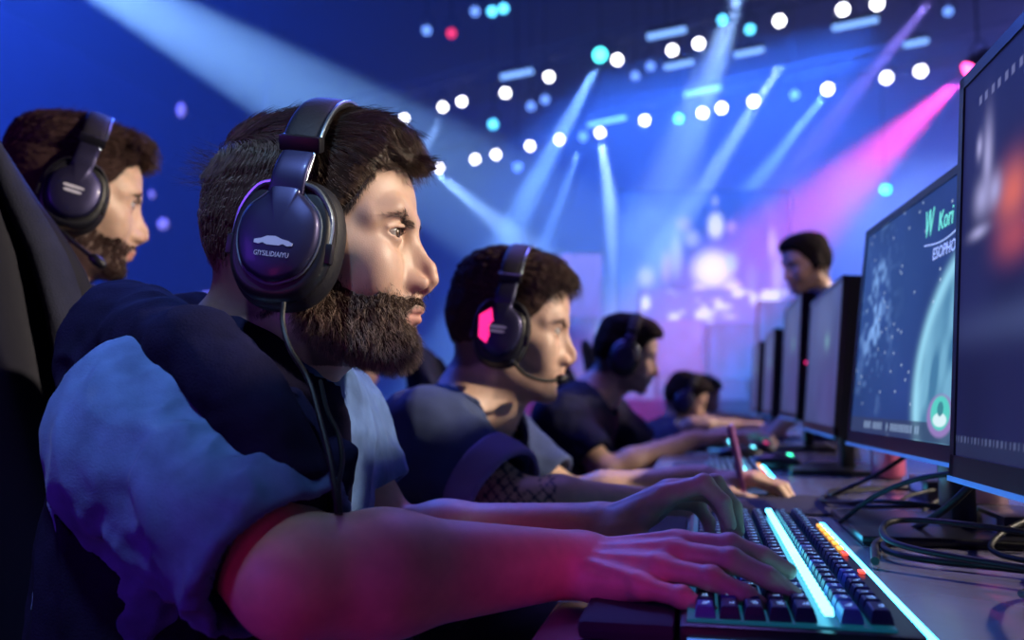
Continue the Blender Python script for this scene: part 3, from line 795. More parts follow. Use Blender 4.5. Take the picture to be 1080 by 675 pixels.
# a few loose hairs at the back of the crown and over the forehead
rb = pick(HV, np.exp(-(np.linalg.norm(HV - npv(-.095, -.02, .058), axis=1) / .014) ** 2), 90, rng)
V2, F2 = strands(rb, hair1, lambda q, n: np.tile(npv(-1, 0, .25), (len(q), 1)), .030, .3, .00022, 7, rng, wild=.35, hug=False, dens=120)
rf = pick(HV, np.exp(-(np.linalg.norm(HV - npv(.105, -.01, .070), axis=1) / .016) ** 2), 260, rng)
V3, F3 = strands(rf, hair1, lambda q, n: np.tile(npv(.35, -.25, -1), (len(q), 1)), .026, .35, .00022, 7, rng, wild=.35, hug=False, dens=120)
hv, hfc, hc = join_np([(V1, F1, scol(15000, 24, (.13, .088, .064), .55, rng)), (V2, F2, (.06, .03, .03)), (V3, F3, (.08, .05, .035))])
link('hair_strands', mesh_np('hair_strands', b1.hw(hv), hfc, col=hc), M_HAIR, b1.hair)
# fade between the skin and the short sides
SV = b1.hl(b1.V); near = (np.linalg.norm(SV, axis=1) < .16); hm = hairline(SV)
rr = pick(SV, near * np.exp(-(np.minimum(hm, 0) / .004) ** 2) * (hm < .004) * (SV[:, 0] < .062) * (SV[:, 2] < .062) * (SV[:, 2] > -.08), 2600, rng)
V4, F4 = strands(rr, b1.headf0, lambda q, n: np.tile(npv(.15, 0, -1), (len(q), 1)), .006, .35, .00016, 4, rng, wild=.3)
link('sideburn', mesh_np('sideburn', b1.hw(V4), F4, col=scol(2600, 15, (.05, .032, .024), .4, rng)), M_HAIR, b1.hair)
# beard
BV = b1.beardV; bm_ = beardline(BV)
def flowb(q, n):
    fr = np.clip((q[:, 0] - .03) / .05, 0, 1); mo = np.exp(-((q[:, 2] + .063) / .008) ** 2) * (q[:, 0] > .07)
    d = np.stack([.10 + .22 * fr - .4 * mo, np.sign(q[:, 1]) * (.9 * mo) , -1 + .35 * mo], 1) + n * .35
    return d / (np.linalg.norm(d, axis=1, keepdims=True) + 1e-9)
rb = pick(BV, (bm_ > -.001) * (1 + 1.2 * (BV[:, 2] < -.06)), 13000, rng)
lb = lambda q: .0045 + .0070 * np.clip((-.060 - q[:, 2]) / .05, 0, 1)
V5, F5 = strands(rb, beard1, flowb, lb, .35, .00026, 6, rng, wild=.38, dens=150, hug=False)
edge = pick(SV, near * np.exp(-(np.minimum(beardline(SV), 0) / .005) ** 2) * (SV[:, 2] > -.09) * (beardline(SV) > -.012) * (sd_ell(SV, (.094, 0, -.0765), (.018, .022, .0085)) > 0), 2600, rng)
V6, F6 = strands(edge, b1.headf0, flowb, .0055, .3, .00018, 4, rng, wild=.4, hug=False)
bv, bf, bc = join_np([(V5, F5, scol(13000, 21, (.23, .165, .125), .6, rng)), (V6, F6, scol(2600, 15, (.07, .045, .035), .4, rng))])
link('beard_strands', mesh_np('beard_strands', b1.hw(bv), bf, col=bc), M_HAIR, b1.beard)
# eyebrows and lashes
def brow(b, n=420, col=(.03, .02, .016), r=.00017, L=.008):
    q, m = SVb(b); bd = np.abs(m[:, 2] - np.interp(m[:, 1], [.010, .034, .054], [.0095, .0160, .0115])) / np.interp(m[:, 1], [.007, .012, .036, .055], [.0018, .0030, .0030, .0008])
    rr = pick(q, (bd < 1) * (q[:, 0] > .045) * (m[:, 1] > .008) * (m[:, 1] < .055), n * 2, rng)
    fl = lambda q, n_: np.stack([-.45 + 0 * q[:, 0], np.sign(q[:, 1]) * .8, .25 + 0 * q[:, 0]], 1)
    V, F = strands(rr, b.headf, fl, L, .12, r, 4, rng, wild=.25); link('eyebrow', mesh_np('eyebrow', b.hw(V), F, col=scol(n * 2, 15, col, .3, rng)), M_HAIR, b.obj)
def SVb(b):
    q = b.hl(b.V); q = q[np.linalg.norm(q, axis=1) < .16]; m = q.copy(); m[:, 1] = np.abs(m[:, 1]); return q, m
brow(b1, 240)
def lashes(b, n=60):
    for s_ in (1, -1):
        t = rng.uniform(-1, 1, n); q = np.stack([.0835 - .0035 * t * t, s_ * (.0310 + .0125 * t), .0028 - .004 * t * t], 1).astype(np.float32)
        V, F = strands(q, b.headf, lambda q, n_: np.stack([1 + 0 * q[:, 0], s_ * .3 + 0 * q[:, 0], .15 + 0 * q[:, 0]], 1), .0055, 0, .00018, 4, rng, wild=.2, hug=False)
        link('eyelashes', mesh_np('eyelashes', b.hw(V), F, col=(.01, .008, .006)), M_HAIR, b.obj)
lashes(b1)
headset(b1, 'black gaming headset with a printed car emblem, worn by the bearded man in front', style='blue', mic=False, logo=True, tilt=6)
# hood of dark fleece lying round the neck, its front edges running down the chest
def chain(p, pts, rr, k):
    d = None
    for a, b_, ra, rb in zip(pts[:-1], pts[1:], rr[:-1], rr[1:]):
        e = sd_cap(p, a, b_, ra, rb); d = e if d is None else smin(d, e, k)
    return d
hood_near = [at(132, 352, .80), at(165, 362, .705), at(208, 372, .660), at(246, 408, .635), at(280, 452, .620), at(306, 500, .615), at(330, 560, .63)]
hood_far = [at(132, 352, .80), at(200, 350, .90), at(290, 385, .90), at(340, 430, .82), at(350, 480, .76), at(352, 560, .76)]
def hood_f(p):
    d = chain(p, hood_near, [.040, .030, .027, .024, .020, .018, .016], .03)
    d = smin(d, chain(p, hood_far, [.040, .034, .026, .018, .014, .012], .03), .03)
    d = smin(d, sd_cap(p, at(128, 368, .77), at(168, 345, .77), .038, .030), .03)
    d = smin(d, sd_cap(p, at(118, 400, .76), at(125, 375, .77), .04, .038), .03)
    d = d - .0035 * (1 - 2 * np.abs(vnoise(p * npv(1.2, .8, 1.6), 22))) - .0012 * vnoise(p, 70)
    nk = sd_cap(p, b1.hc + b1.head_R @ np.array([-.03, 0, -.05]), b1.N, .060, .062)
    nk = np.minimum(nk, sd_cap(p, b1.hc + b1.head_R @ np.array([.0, 0, -.05]), b1.N + b1.w * .10 - b1.u * .02, .050, .050))
    return smax(d, -nk, .012)
hlo, hhi = bbox(hood_near + hood_far, .09)
hood = garment(b1, 'hood', hood_f, M_NAVY, hlo, hhi, .0032)
# collar and placket in the opening of the hood
mb = MB()
pk = spline([at(300, 415, .70), at(322, 452, .665), at(334, 490, .65), at(345, 540, .66)], 6)
mb.tube(pk, [.016] * len(pk), 12, flat=.45); mb.build('placket', M_NAVY, b1.obj, smooth=True)
# drawstring of the hood and headset cable
mb = MB(); cp = spline([at(299, 319, .66), at(298, 340, .655), at(306, 368, .645), at(325, 400, .64), at(337, 440, .62), at(347, 480, .60), at(354, 520, .585), at(356, 543, .58)], 8)
mb.tube(cp, .0021, 8); hs1 = bpy.data.objects['gaming_headset']; mb.build('cable', M_CABLE, hs1, smooth=True)
mb = MB(); cp = spline([at(338, 402, .70), at(345, 432, .665), at(357, 458, .64), at(361, 486, .62), at(357, 512, .60), at(359, 543, .59)], 8)
mb.tube(cp, .0019, 8); mb.build('drawstring', M_CABLE, hood, smooth=True)
# jeans
def jeans_f(p):
    d = sd_ell(p, b1.P + np.array([.0, 0, -.06]), (.13, .18, .12))
    for s_, kx in ((-1, .0), (1, .0)):
        hip = b1.P + np.array([.02, s_ * .10, -.06]); knee = np.array([-.12 + kx, .76 + s_ * .17, .56]); ank = np.array([-.16, .76 + s_ * .16, .10])
        d = smin(d, sd_cap(p, hip, knee, .095, .066), .05); d = smin(d, sd_cap(p, knee, ank, .064, .052), .03)
    return d - .004 * (1 - 2 * np.abs(vnoise(p, 24))) - .0015 * vnoise(p, 70)
garment(b1, 'jeans', jeans_f, M_DENIM, (-.85, .4, .03), (.05, 1.1, .75), .006)
def shoes(b, knees_x=-.16, y=.76, parent=None, dx=0):
    for s_ in (-1, 1):
        def f(p):
            d = sd_cap(p, (knees_x - .02, y + s_ * .16, .05), (knees_x + .15, y + s_ * .17, .038), .045, .034); d = smin(d, sd_cap(p, (knees_x - .01, y + s_ * .16, .05), (knees_x - .01, y + s_ * .16, .12), .045, .042), .02)
            return np.maximum(d, .004 - p[:, 2])
        garment(b, 'shoe', f, M_HS_BLACK, (knees_x - .1, y + s_ * .16 - .08, -.01), (knees_x + .22, y + s_ * .16 + .08, .2), .007)
shoes(b1)
# ------------------------------------------------------------------ the other players and people
def short_hair(b, base=.004, top=.012, kind='short', groove=.0016, gs=130., messy=0.0):
    def thick(q):
        return base + top * np.clip((q[:, 2] - .045) / .05, 0, 1) * (1 + .5 * np.clip(q[:, 0] / .07, 0, 1)) + messy * np.clip((q[:, 2] - .04) / .04, 0, 1) * np.abs(vnoise(q, 75))
    hf = lambda q: head_sdf(q, ears=b.ears)
    return lambda q: hair_sdf(q, hf, thick, kind, groove, gs)
def hair_tufts(b, hairf, n, L, r, col, seed=5, flow=None, top_only=True):
    rg = np.random.RandomState(seed); HV = b.hairV
    w = (hairline(HV) > .0) * (1.0 + 2 * (HV[:, 2] > .05)) * ((HV[:, 2] > .03) if top_only else 1)
    fl = flow or (lambda q, n_: np.stack([1 - 0 * q[:, 0], -.3 * np.sign(q[:, 1]), -.2 - 1.6 * np.clip((q[:, 0] - .05) / .04, 0, 1)], 1))
    V, F = strands(pick(HV, w, n, rg), hairf, fl, L, .25, r, 5, rg, wild=.35, dens=90)
    link('hair_strands', mesh_np('hair_strands', b.hw(V), F, col=scol(n, 18, col, .5, rg)), M_HAIR, b.hair)
def brow_simple(b, n=110, col=(.05, .034, .025), r=.00028):
    rg = np.random.RandomState(2); q = b.hl(b.V); q = q[np.linalg.norm(q, axis=1) < .16]; my = np.abs(q[:, 1])
    bd = np.abs(q[:, 2] - np.interp(my, [.010, .034, .054], [.0095, .0160, .0115])) / np.interp(my, [.007, .012, .036, .055], [.0018, .0030, .0030, .0008])
    rr = pick(q, (bd < 1) * (q[:, 0] > .045) * (my > .008) * (my < .055), n * 2, rg)
    V, F = strands(rr, b.headf, lambda q, n_: np.stack([-.45 + 0 * q[:, 0], np.sign(q[:, 1]) * .8, .25 + 0 * q[:, 0]], 1), .008, .12, r, 3, rg, wild=.2)
    link('eyebrow', mesh_np('eyebrow', b.hw(V), F, col=scol(n * 2, 12, col, .3, rg)), M_HAIR, b.obj)
def flat_hand(d=(1, 0, 0), up=(0, 0, 1), pose=None, scale=1.0, thumb=None): return dict(R=frame(d, up), pose=pose or TYPING, scale=scale, thumb=thumb)
def trousers(b, m, cell=.010):
    Y = b.P[1]; z0 = b.P[2]
    def f(p):
        d = sd_ell(p, b.P + np.array([.0, 0, -.06]), (.13, .17, .12))
        for s_ in (-1, 1):
            hip = b.P + np.array([.02, s_ * .09, -.06]); knee = np.array([b.P[0] + .46, Y + s_ * .13, z0]); ank = np.array([b.P[0] + .42, Y + s_ * .13, .10])
            d = smin(d, sd_cap(p, hip, knee, .090, .064), .05); d = smin(d, sd_cap(p, knee, ank, .062, .048), .03)
        return d
    garment(b, 'trousers', f, m, b.P - np.array([.2, .3, .6]), b.P + np.array([.6, .3, .2]), cell)
    for s_ in (-1, 1):
        x = b.P[0] + .42; y = Y + s_ * .13
        fs = lambda p: np.maximum(smin(sd_cap(p, (x - .02, y, .05), (x + .15, y, .038), .045, .034), sd_cap(p, (x - .01, y, .05), (x - .01, y, .12), .045, .042), .02), .004 - p[:, 2])
        garment(b, 'shoe', fs, M_HS_BLACK, (x - .1, y - .08, -.01), (x + .22, y + .08, .2), .009)
def neck_ring(b, m, r=.006, R=(.078, .072)):
    mb = MB(); c = b.N + b.w * .022 + b.u * .012; T = b.T
    pts = [Vector(c + T @ np.array([R[0] * math.cos(a), R[1] * math.sin(a), .018 * -math.cos(a)])) for a in np.linspace(0, 2 * PI, 41)]
    mb.tube(pts, r, 8); mb.build('collar', m, b.obj, smooth=True)

# second player: mouth microphone, net tattoo on the arm
b2 = Body(N=at(500, 430, 1.42), P=(-.60, 1.47, .55), S=[at(447, 462, 1.28), at(505, 455, 1.58)],
          E=[at(548, 535, 1.17), at(600, 530, 1.50)], H=[at(690, 533, 1.24), at(740, 505, 1.48)],
          head=at(541, 342, 1.42), head_R=rotm(4, 10, 0), gaze_z=-.5, scale=.96, neck_r=.05)
b2.ears = False; b2.headf = lambda q: head_sdf(q, ears=False, nose=.9, slim=.98)
b2.hands = [flat_hand((1, .05, 0), (0, -.2, 1)), flat_hand((1, -.1, 0))]
h2 = short_hair(b2, .004, .012, messy=.005)
TAT_E = np.array(b2.E[0]); TAT_A = unit(np.array(b2.E[0]) - np.array(b2.S[0]))
person(b2, 'second man in the row, navy T-shirt with lilac cuffs, net tattoo on his arm', 'gamers seated along the desk', cell=.0036, tone=.95, stubble=.35, hairf=h2, hair_col=(.045, .026, .022))
# the tattoo is part of his skin colour
def net_tattoo(b):
    V = b.V; S_, E_ = np.array(b.S[0]), np.array(b.E[0]); ax = unit(E_ - S_); q = V - E_.astype(np.float32)
    h = q @ ax.astype(np.float32); e1 = unit(np.cross(ax, (0, 0, 1))); e2 = np.cross(ax, e1); an = np.arctan2(q @ e2.astype(np.float32), q @ e1.astype(np.float32)) * .042
    fx = (V @ npv(1, 0, 0)); u = (fx + V[:, 2] * .9) / .017; v = (fx - V[:, 2] * .9) / .017
    ln = np.minimum(np.abs((u % 1) - .5), np.abs((v % 1) - .5)) < .10
    H_ = np.array(b.H[0]); a2 = unit(H_ - E_); h2_ = q @ a2.astype(np.float32); rad = np.sqrt(np.maximum((q ** 2).sum(1) - h2_ ** 2, 0))
    m = ln & (np.linalg.norm(V - (E_ + a2 * .01 - ax * .02).astype(np.float32), axis=1) < .066) & (vnoise(V, 35) > -.55)
    a = b.obj.data.color_attributes['Col']; c = np.empty(len(V) * 4, dtype=np.float32); a.data.foreach_get('color', c); c = c.reshape(-1, 4)
    c[m, :3] = (.05, .035, .06); a.data.foreach_set('color', c.ravel())
net_tattoo(b2)
hair_tufts(b2, h2, 2600, .020, .0006, (.075, .045, .034))
brow_simple(b2)
sh2 = shirt_sdf(b2, .008, (.80, .8), (.070, .066), .0035, 4.0, thick=.012)
g2 = garment(b2, 'tshirt', sh2, M_NAVY_TEE, *bbox([b2.N, b2.P, b2.S[0], b2.S[1], b2.E[0], b2.E[1]], .18), .005)
def cuff(b, i, t0, t1, r, m):
    S, E = np.array(b.S[i]), np.array(b.E[i]); ax = unit(E - S); L = np.linalg.norm(E - S)
    def f(p):
        h = (p - S.astype(np.float32)) @ ax.astype(np.float32); rad = np.sqrt(np.maximum(((p - S.astype(np.float32)) ** 2).sum(1) - h * h, 0)) - .003 * vnoise(p, 30)
        return smax(np.abs(rad - r) - .005, np.maximum(L * t0 - h, h - L * t1), .004)
    c = (S + ax * L * (t0 + t1) / 2); garment(b, 'sleeve_cuff', f, m, c - .13, c + .13, .004)
cuff(b2, 0, .60, .86, .0700, M_LILAC)
neck_ring(b2, M_NAVY, .008)
trousers(b2, M_DARKP)
headset(b2, 'dark headset with a glowing pink side panel and mouth microphone, on the second player', mic=True, pink=True, tilt=-2, cup=(.044, .055),
        mic_pts=[(.020, -.104, -.060), (.045, -.098, -.080), (.075, -.080, -.086), (.098, -.050, -.080)])

# third player, leaning on the desk
b3 = Body(N=at(625, 418, 2.78), P=(-.62, 2.78, .55), S=[at(590, 440, 2.62), at(635, 435, 3.0)],
          E=[at(640, 498, 2.50), at(690, 480, 3.05)], H=[at(735, 462, 2.55), at(768, 458, 2.85)],
          head=at(662, 372, 2.78), head_R=rotm(4, 16, 0), scale=1.0, neck_r=.05)
b3.ears = False; b3.headf = lambda q: head_sdf(q, ears=False); b3.hands = [flat_hand((1, .2, .12)), flat_hand((1, -.1, 0))]
h3 = short_hair(b3, .005, .014)
person(b3, 'man third in the row in a dark T-shirt, both forearms laid on the desk', 'gamers seated along the desk', cell=.006, stubble=.5, hairf=h3, hair_col=(.02, .014, .014))
garment(b3, 'tshirt', shirt_sdf(b3, .012, (.75, .75), (.080, .068), .004, 2.0, thick=.018), M_DARK_TEE, *bbox([b3.N, b3.P, b3.S[0], b3.S[1], b3.E[0], b3.E[1]], .18), .008)
trousers(b3, M_DARKP, .012)
headset(b3, 'dark headset with a silver yoke on the third player, third from the front', style='blue', mic=False, detail=False, cup=(.048, .060))

def far_person(px, py, d, label, group, tee, yaw=0, pitch=14, tone=.95, hair_col=(.02, .014, .014), hs=True, hsl='', dz=0.0, lean=.20, cell=.010, arms='desk'):
    h = at(px, py, d); N = h + np.array([-.08, 0, -.17]); P = np.array([h[0] - lean - .08, h[1], .55])
    b = Body(N=N, P=P, S=[N + np.array([0, -.17, -.04]), N + np.array([0, .17, -.04])],
             E=[N + np.array([.10, -.20, -.26]), N + np.array([.10, .20, -.26])], H=[N + np.array([.33, -.10, -.25]), N + np.array([.33, .08, -.25])],
             head=h, head_R=rotm(yaw, pitch, 0), neck_r=.05)
    zd = .79
    for k in (0, 1): b.E[k][2] = max(b.E[k][2], zd); b.H[k][2] = max(b.H[k][2], zd)
    b.ears = not hs; b.headf = (lambda q: head_sdf(q, ears=b.ears)); b.hands = [flat_hand((1, .1, 0)), flat_hand((1, -.1, 0))]
    hf = short_hair(b, .005, .012); person(b, label, group, cell=cell, tone=tone, stubble=.4, hairf=hf, hair_col=hair_col)
    garment(b, 'tshirt', shirt_sdf(b, .012, (.75, .75), (.078, .068), .003, px * .1, thick=.024), tee, *bbox([b.N, b.P, b.S[0], b.S[1], b.E[0], b.E[1]], .18), .011)
    trousers(b, M_DARKP, .016)
    if hs: headset(b, hsl, mic=False, detail=False, style='blue')
    return b
b4 = far_person(724, 420, 4.1, 'man in the fourth seat, head bowed, grey T-shirt, partly behind the third player', 'gamers seated along the desk', M_GREY_TEE, pitch=26, hsl='headset with pale cups on the bowed player in the fourth seat')
b5 = far_person(742, 417, 5.2, 'farthest player of the row, face turned down, behind the fourth player', 'gamers seated along the desk', M_DARK_TEE, pitch=20, hsl='headset on the farthest player of the row')

# player behind on the left, at the row in the back
b6 = Body(N=at(28, 300, 1.28), P=(-1.12, 1.08, .60), S=[at(-22, 345, 1.08), at(60, 345, 1.38)],
          E=[at(-22, 345, 1.08) + np.array([.03, -.04, -.26]), at(60, 345, 1.38) + np.array([.03, .04, -.26])], H=[(-.83, .98, .715), (-.82, 1.20, .715)],
          head=at(80, 206, 1.30), head_R=rotm(42, 9, 0), scale=1.0, neck_r=.052, hscale=.98, gaze_z=-.35)
b6.ears = False; b6.headf = lambda q: head_sdf(q, ears=False, jaw=1.0); b6.hands = [flat_hand((1, .1, 0)), flat_hand((1, -.1, 0))]
h6 = hair6 = (lambda q: hair_sdf(q, b6.headf, lambda q: .003 + .014 * np.clip((q[:, 2] - .050) / .04, 0, 1) * (.75 + .6 * np.clip((q[:, 0] - .02) / .07, 0, 1)) + .013 * np.exp(-((q[:, 0] - .075) / .025) ** 2 - ((q[:, 2] - .085) / .03) ** 2) + .003 * np.abs(vnoise(q, 80)) * np.clip((q[:, 2] - .05) / .03, 0, 1), 'short', .0016, 110))
person(b6, 'man on the left behind the front chair, short fringe, trimmed beard', None, cell=.0034, tone=1.0, stubble=.9, hairf=h6, hair_col=(.04, .022, .020),
       beardf=lambda q: beard_sdf(q, b6.headf, lambda q: .0004 + 0 * q[:, 0]))
hair_tufts(b6, h6, 3800, .014, .0005, (.08, .042, .036), 9, flow=lambda q, n_: np.stack([.9 + 0 * q[:, 0], -.2 + 0 * q[:, 0], .2 - 1.0 * np.clip((q[:, 0] - .07) / .03, 0, 1)], 1))
rgb_ = np.random.RandomState(4); q6 = b6.beardV
V, F = strands(pick(q6, (beardline(q6) > 0) * 1.0, 2400, rgb_), b6.headf, lambda q, n_: np.stack([.4 + 0 * q[:, 0], 0 * q[:, 0], -1 + 0 * q[:, 0]], 1) + n_ * .2, .004, .2, .0003, 3, rgb_, wild=.35, hug=False)
link('beard_strands', mesh_np('beard_strands', b6.hw(V), F, col=scol(2400, 12, (.05, .034, .028), .5, rgb_)), M_HAIR, b6.beard)
brow_simple(b6)
garment(b6, 'tshirt', shirt_sdf(b6, .010, (.75, .75), (.076, .068), .004, 7.0, thick=.015), M_DARK_TEE, *bbox([b6.N, b6.P, b6.S[0], b6.S[1], b6.E[0], b6.E[1]], .18), .0065)
trousers(b6, M_DARKP, .012)
headset(b6, 'black headset with a swung-down microphone, on the man at the left', mic=True, tilt=4, cup=(.047, .057),
        mic_pts=[(-.032, -.104, -.058), (-.012, -.118, -.075), (.020, -.130, -.095), (.052, -.140, -.112)])

# attendant standing beyond the screens
hd = at(850, 277, 3.45)
b7 = Body(N=hd + np.array([.055, .02, -.17]), P=np.array([hd[0] + .10, hd[1] + .05, .95]), S=[hd + np.array([.05, .18, -.22]), hd + np.array([.07, -.17, -.22])],
          E=[hd + np.array([.0, .24, -.50]), hd + np.array([.03, -.22, -.50])], H=[hd + np.array([-.16, .18, -.68]), hd + np.array([-.16, -.16, -.68])],
          head=hd, head_R=rotm(205, 14, 0), neck_r=.05, hscale=.98)
b7.ears = True; b7.hands = [flat_hand((-1, 0, -.3)), flat_hand((-1, 0, -.3))]
person(b7, 'man standing behind the row of screens, looking down, slick black hair, dark shirt', None, cell=.007, tone=.85, stubble=.3, hairf=short_hair(b7, .004, .014, groove=.0006), hair_col=(.012, .009, .010))
garment(b7, 'shirt', shirt_sdf(b7, .012, (.9, .9), (.075, .064), .003, 3.0, thick=.020), M_DARK_TEE, *bbox([b7.N, b7.P, b7.S[0], b7.S[1], b7.E[0], b7.E[1]], .2), .009)
def legs7(p):
    d = sd_ell(p, b7.P, (.13, .165, .13))
    for s_ in (-1, 1):
        d = smin(d, sd_cap(p, b7.P + np.array([0, s_ * .09, -.03]), (b7.P[0] - .02, b7.P[1] + s_ * .10, .5), .088, .062), .04); d = smin(d, sd_cap(p, (b7.P[0] - .02, b7.P[1] + s_ * .10, .5), (b7.P[0], b7.P[1] + s_ * .10, .08), .062, .05), .03)
    return d
garment(b7, 'trousers', legs7, M_DARKP, b7.P - np.array([.25, .3, .93]), b7.P + np.array([.25, .3, .2]), .012)
for s_ in (-1, 1):
    y = b7.P[1] + s_ * .10; x = b7.P[0]
    garment(b7, 'shoe', lambda p: np.maximum(smin(sd_cap(p, (x + .03, y, .05), (x - .14, y, .038), .045, .034), sd_cap(p, (x, y, .05), (x, y, .12), .045, .042), .02), .004 - p[:, 2]), M_HS_BLACK, (x - .25, y - .08, -.01), (x + .1, y + .08, .2), .01)
# ------------------------------------------------------------------ desk and what stands on it
M_DESK = mat('desk_laminate', (.10, .095, .14), .26, coat=.3, noise=(9, .18))
M_EDGE = mat('desk_edge', (.012, .012, .02), .4)
M_PLASTIC = mat('black_plastic', (.010, .010, .014), .32)
M_BEZEL = mat('screen_bezel', (.006, .006, .010), .3)
M_PAD = mat('mouse_pad', (.012, .012, .03), .85)
mb = MB(); mb.box((.30, 2.9, .735), (.84, 6.4, .030), bev=.006)
desk = empty('long_desk', (.3, 2.9, 0), 'long grey gaming desk that carries the keyboards and the row of screens', 'desk')
mb.build('desk_top', M_DESK, desk, smooth=True)
for y in (-.2, 1.9, 4.0, 6.0):
    for x in (-.05, .66):
        mb = MB(); mb.box((x, y, .36), (.05, .05, .72), bev=.004); mb.build('leg', M_EDGE, desk)
mb = MB(); mb.box((.66, 2.9, .50), (.02, 6.2, .30)); mb.build('modesty_panel', M_EDGE, desk)

# ---- keyboards
M_KEY = mat('keycap', (.018, .026, .07), .42)
M_KEYB = mat('keycap_blue', (.06, .12, .34), .4)
M_LEGEND = mat('key_legend', (.5, .7, .9), .5, emit=(.30, .62, 1), es=.45)
M_CYAN = mat('cyan_light_bar', (.1, .7, .8), .4, emit=(.16, .80, 1.0), es=4.5)
M_CYAN2 = mat('cyan_edge_light', (.1, .5, .8), .4, emit=(.06, .60, 1.0), es=8)
M_AMBER = mat('amber_light', (.8, .4, .1), .4, emit=(1, .42, .06), es=2.0)
M_RED = mat('red_light', (.8, .1, .1), .4, emit=(1, .08, .05), es=2.0)
def keyboard(x0, x1, y0, y1, z, label, detail=False):
    """x0..x1 player side to screen side, y0..y1 near end to far end"""
    root = empty('gaming_keyboard', ((x0 + x1) / 2, (y0 + y1) / 2, z), label, 'keyboard')
    mb = MB(); W_, L_ = x1 - x0, y1 - y0; cx, cy = (x0 + x1) / 2, (y0 + y1) / 2
    mb.box((cx, cy, z + .009), (W_, L_, .016), bev=.004); mb.build('case', M_PLASTIC, root, smooth=True)
    mb = MB(); mb.box((cx - .006, cy, z + .0178), (W_ - .022, L_ - .014, .002)); mb.build('key_bed', mat('key_bed_glow', (.01, .05, .09), .4, emit=(.02, .35, .6), es=.15), root)
    # rows of keys from the player's side up to the light bar, then the function row
    rows = 7; kw = (W_ - .036) / 7.3; n = int((L_ - .02) / .0190); rgk = random.Random(3); lg = MB(); caps = []
    for r in range(rows):
        xr = x0 + .009 + kw * (r + .5) + (0 if r < 5 else .0125 if r == 5 else .0145)
        y = y0 + .010; c = 0
        while y < y1 - .018:
            w = .0190
            if r == 0 and 3 < c < 5: w = .0190 * 5
            elif r == 0: w = .0235
            elif c == 0: w = .030
            if y + w > y1 - .008: w = y1 - .008 - y
            if w < .010: break
            k = MB(); hx, hy = kw / 2 - .0009, w / 2 - .0009; zc = z + .0185 + .0012 * (r - 2) * .4; yc = y + w / 2
            rings = []
            for (i, h) in ((0, 0), (.0006, .004), (.0020, .0085), (.0030, .0092)):
                rings.append([Vector((xr + sx * (hx - i), yc + sy * (hy - i), zc + h)) for sx, sy in ((-1, -1), (1, -1), (1, 1), (-1, 1))])
            k.loft(rings); caps.append((y, k, M_KEYB if (r < 2 and rgk.random() < .5) or rgk.random() < .18 else M_KEY))
            if w < .032:
                # small legend strokes on the cap
                for q in range(rgk.choice((1, 2, 2))):
                    ly = yc - .003 + .004 * q; lx = xr + rgk.uniform(-.001, .002)
                    lg.box((lx, ly, zc + .0094), (rgk.choice((.0045, .0030)), .0010, .0003)); lg.box((lx + .0015, ly + .0012, zc + .0094), (.0010, .0026, .0003))
            y += w; c += 1
    lg.build('key_legends', M_LEGEND, root)['kind'] = 'stuff'
    caps.sort(key=lambda t: t[0]); rest = MB()
    for i, (yy, k, m_) in enumerate(caps):
        if detail and i < 96: k.build('keycap', m_, root)
        else: rest.add(k.V, k.F)
    if rest.V: rest.build('far_keycaps', M_KEY, root)['kind'] = 'stuff'
    # bright bar between the rows
    mb = MB(); xb = x0 + .009 + kw * 5 + .0062; nb_ = int(L_ / .0075)
    for i in range(nb_): mb.box((xb, y0 + .010 + (L_ - .02) * (i + .5) / nb_, z + .0262), (.0068 if i % 2 else .0056, (L_ - .02) / nb_ * .93, .0035))
    mb.build('light_bar', M_CYAN, root)
    mb = MB(); mb.box((x1 + .0050, cy, z + .006), (.010, L_ + .004, .010), bev=.002); mb.build('edge_light', M_CYAN2, root)
    for k in range(7):
        mb = MB(); mb.box((x1 - .0065, y0 + L_ * (.52 + .055 * k), z + .0190), (.0052, .014, .0022), bev=.0008); mb.build('indicator', M_AMBER if k > 0 else M_RED, root)
    mb = MB(); mb.box((x1 - .0065, y0 + L_ * .36, z + .0190), (.0052, .010, .0022), bev=.0008); mb.build('indicator', M_RED, root)
    mb = MB(); mb.box((cx, y0 - .004, z + .006), (W_ - .01, .006, .006), bev=.001); mb.build('end_glow', mat('end_glow', (.1, .3, .6), .4, emit=(.08, .28, .8), es=.7), root)
    # wrist rest on the player's side
    mb = MB(); mb.box((x0 - .036, cy, z + .008), (.066, L_ - .01, .014), bev=.006); mb.build('wrist_rest', M_PAD, root, smooth=True)
    return root
keyboard(-.018, .135, .588, 1.135, .750, 'black keyboard with a bright cyan light bar, under the hands of the front player', True)
keyboard(.000, .125, 1.62, 2.06, .750, 'blue lit keyboard beyond the upright tablet, in front of the second player')
keyboard(.010, .130, 2.75, 3.18, .750, 'far keyboard on the desk in front of the third player')

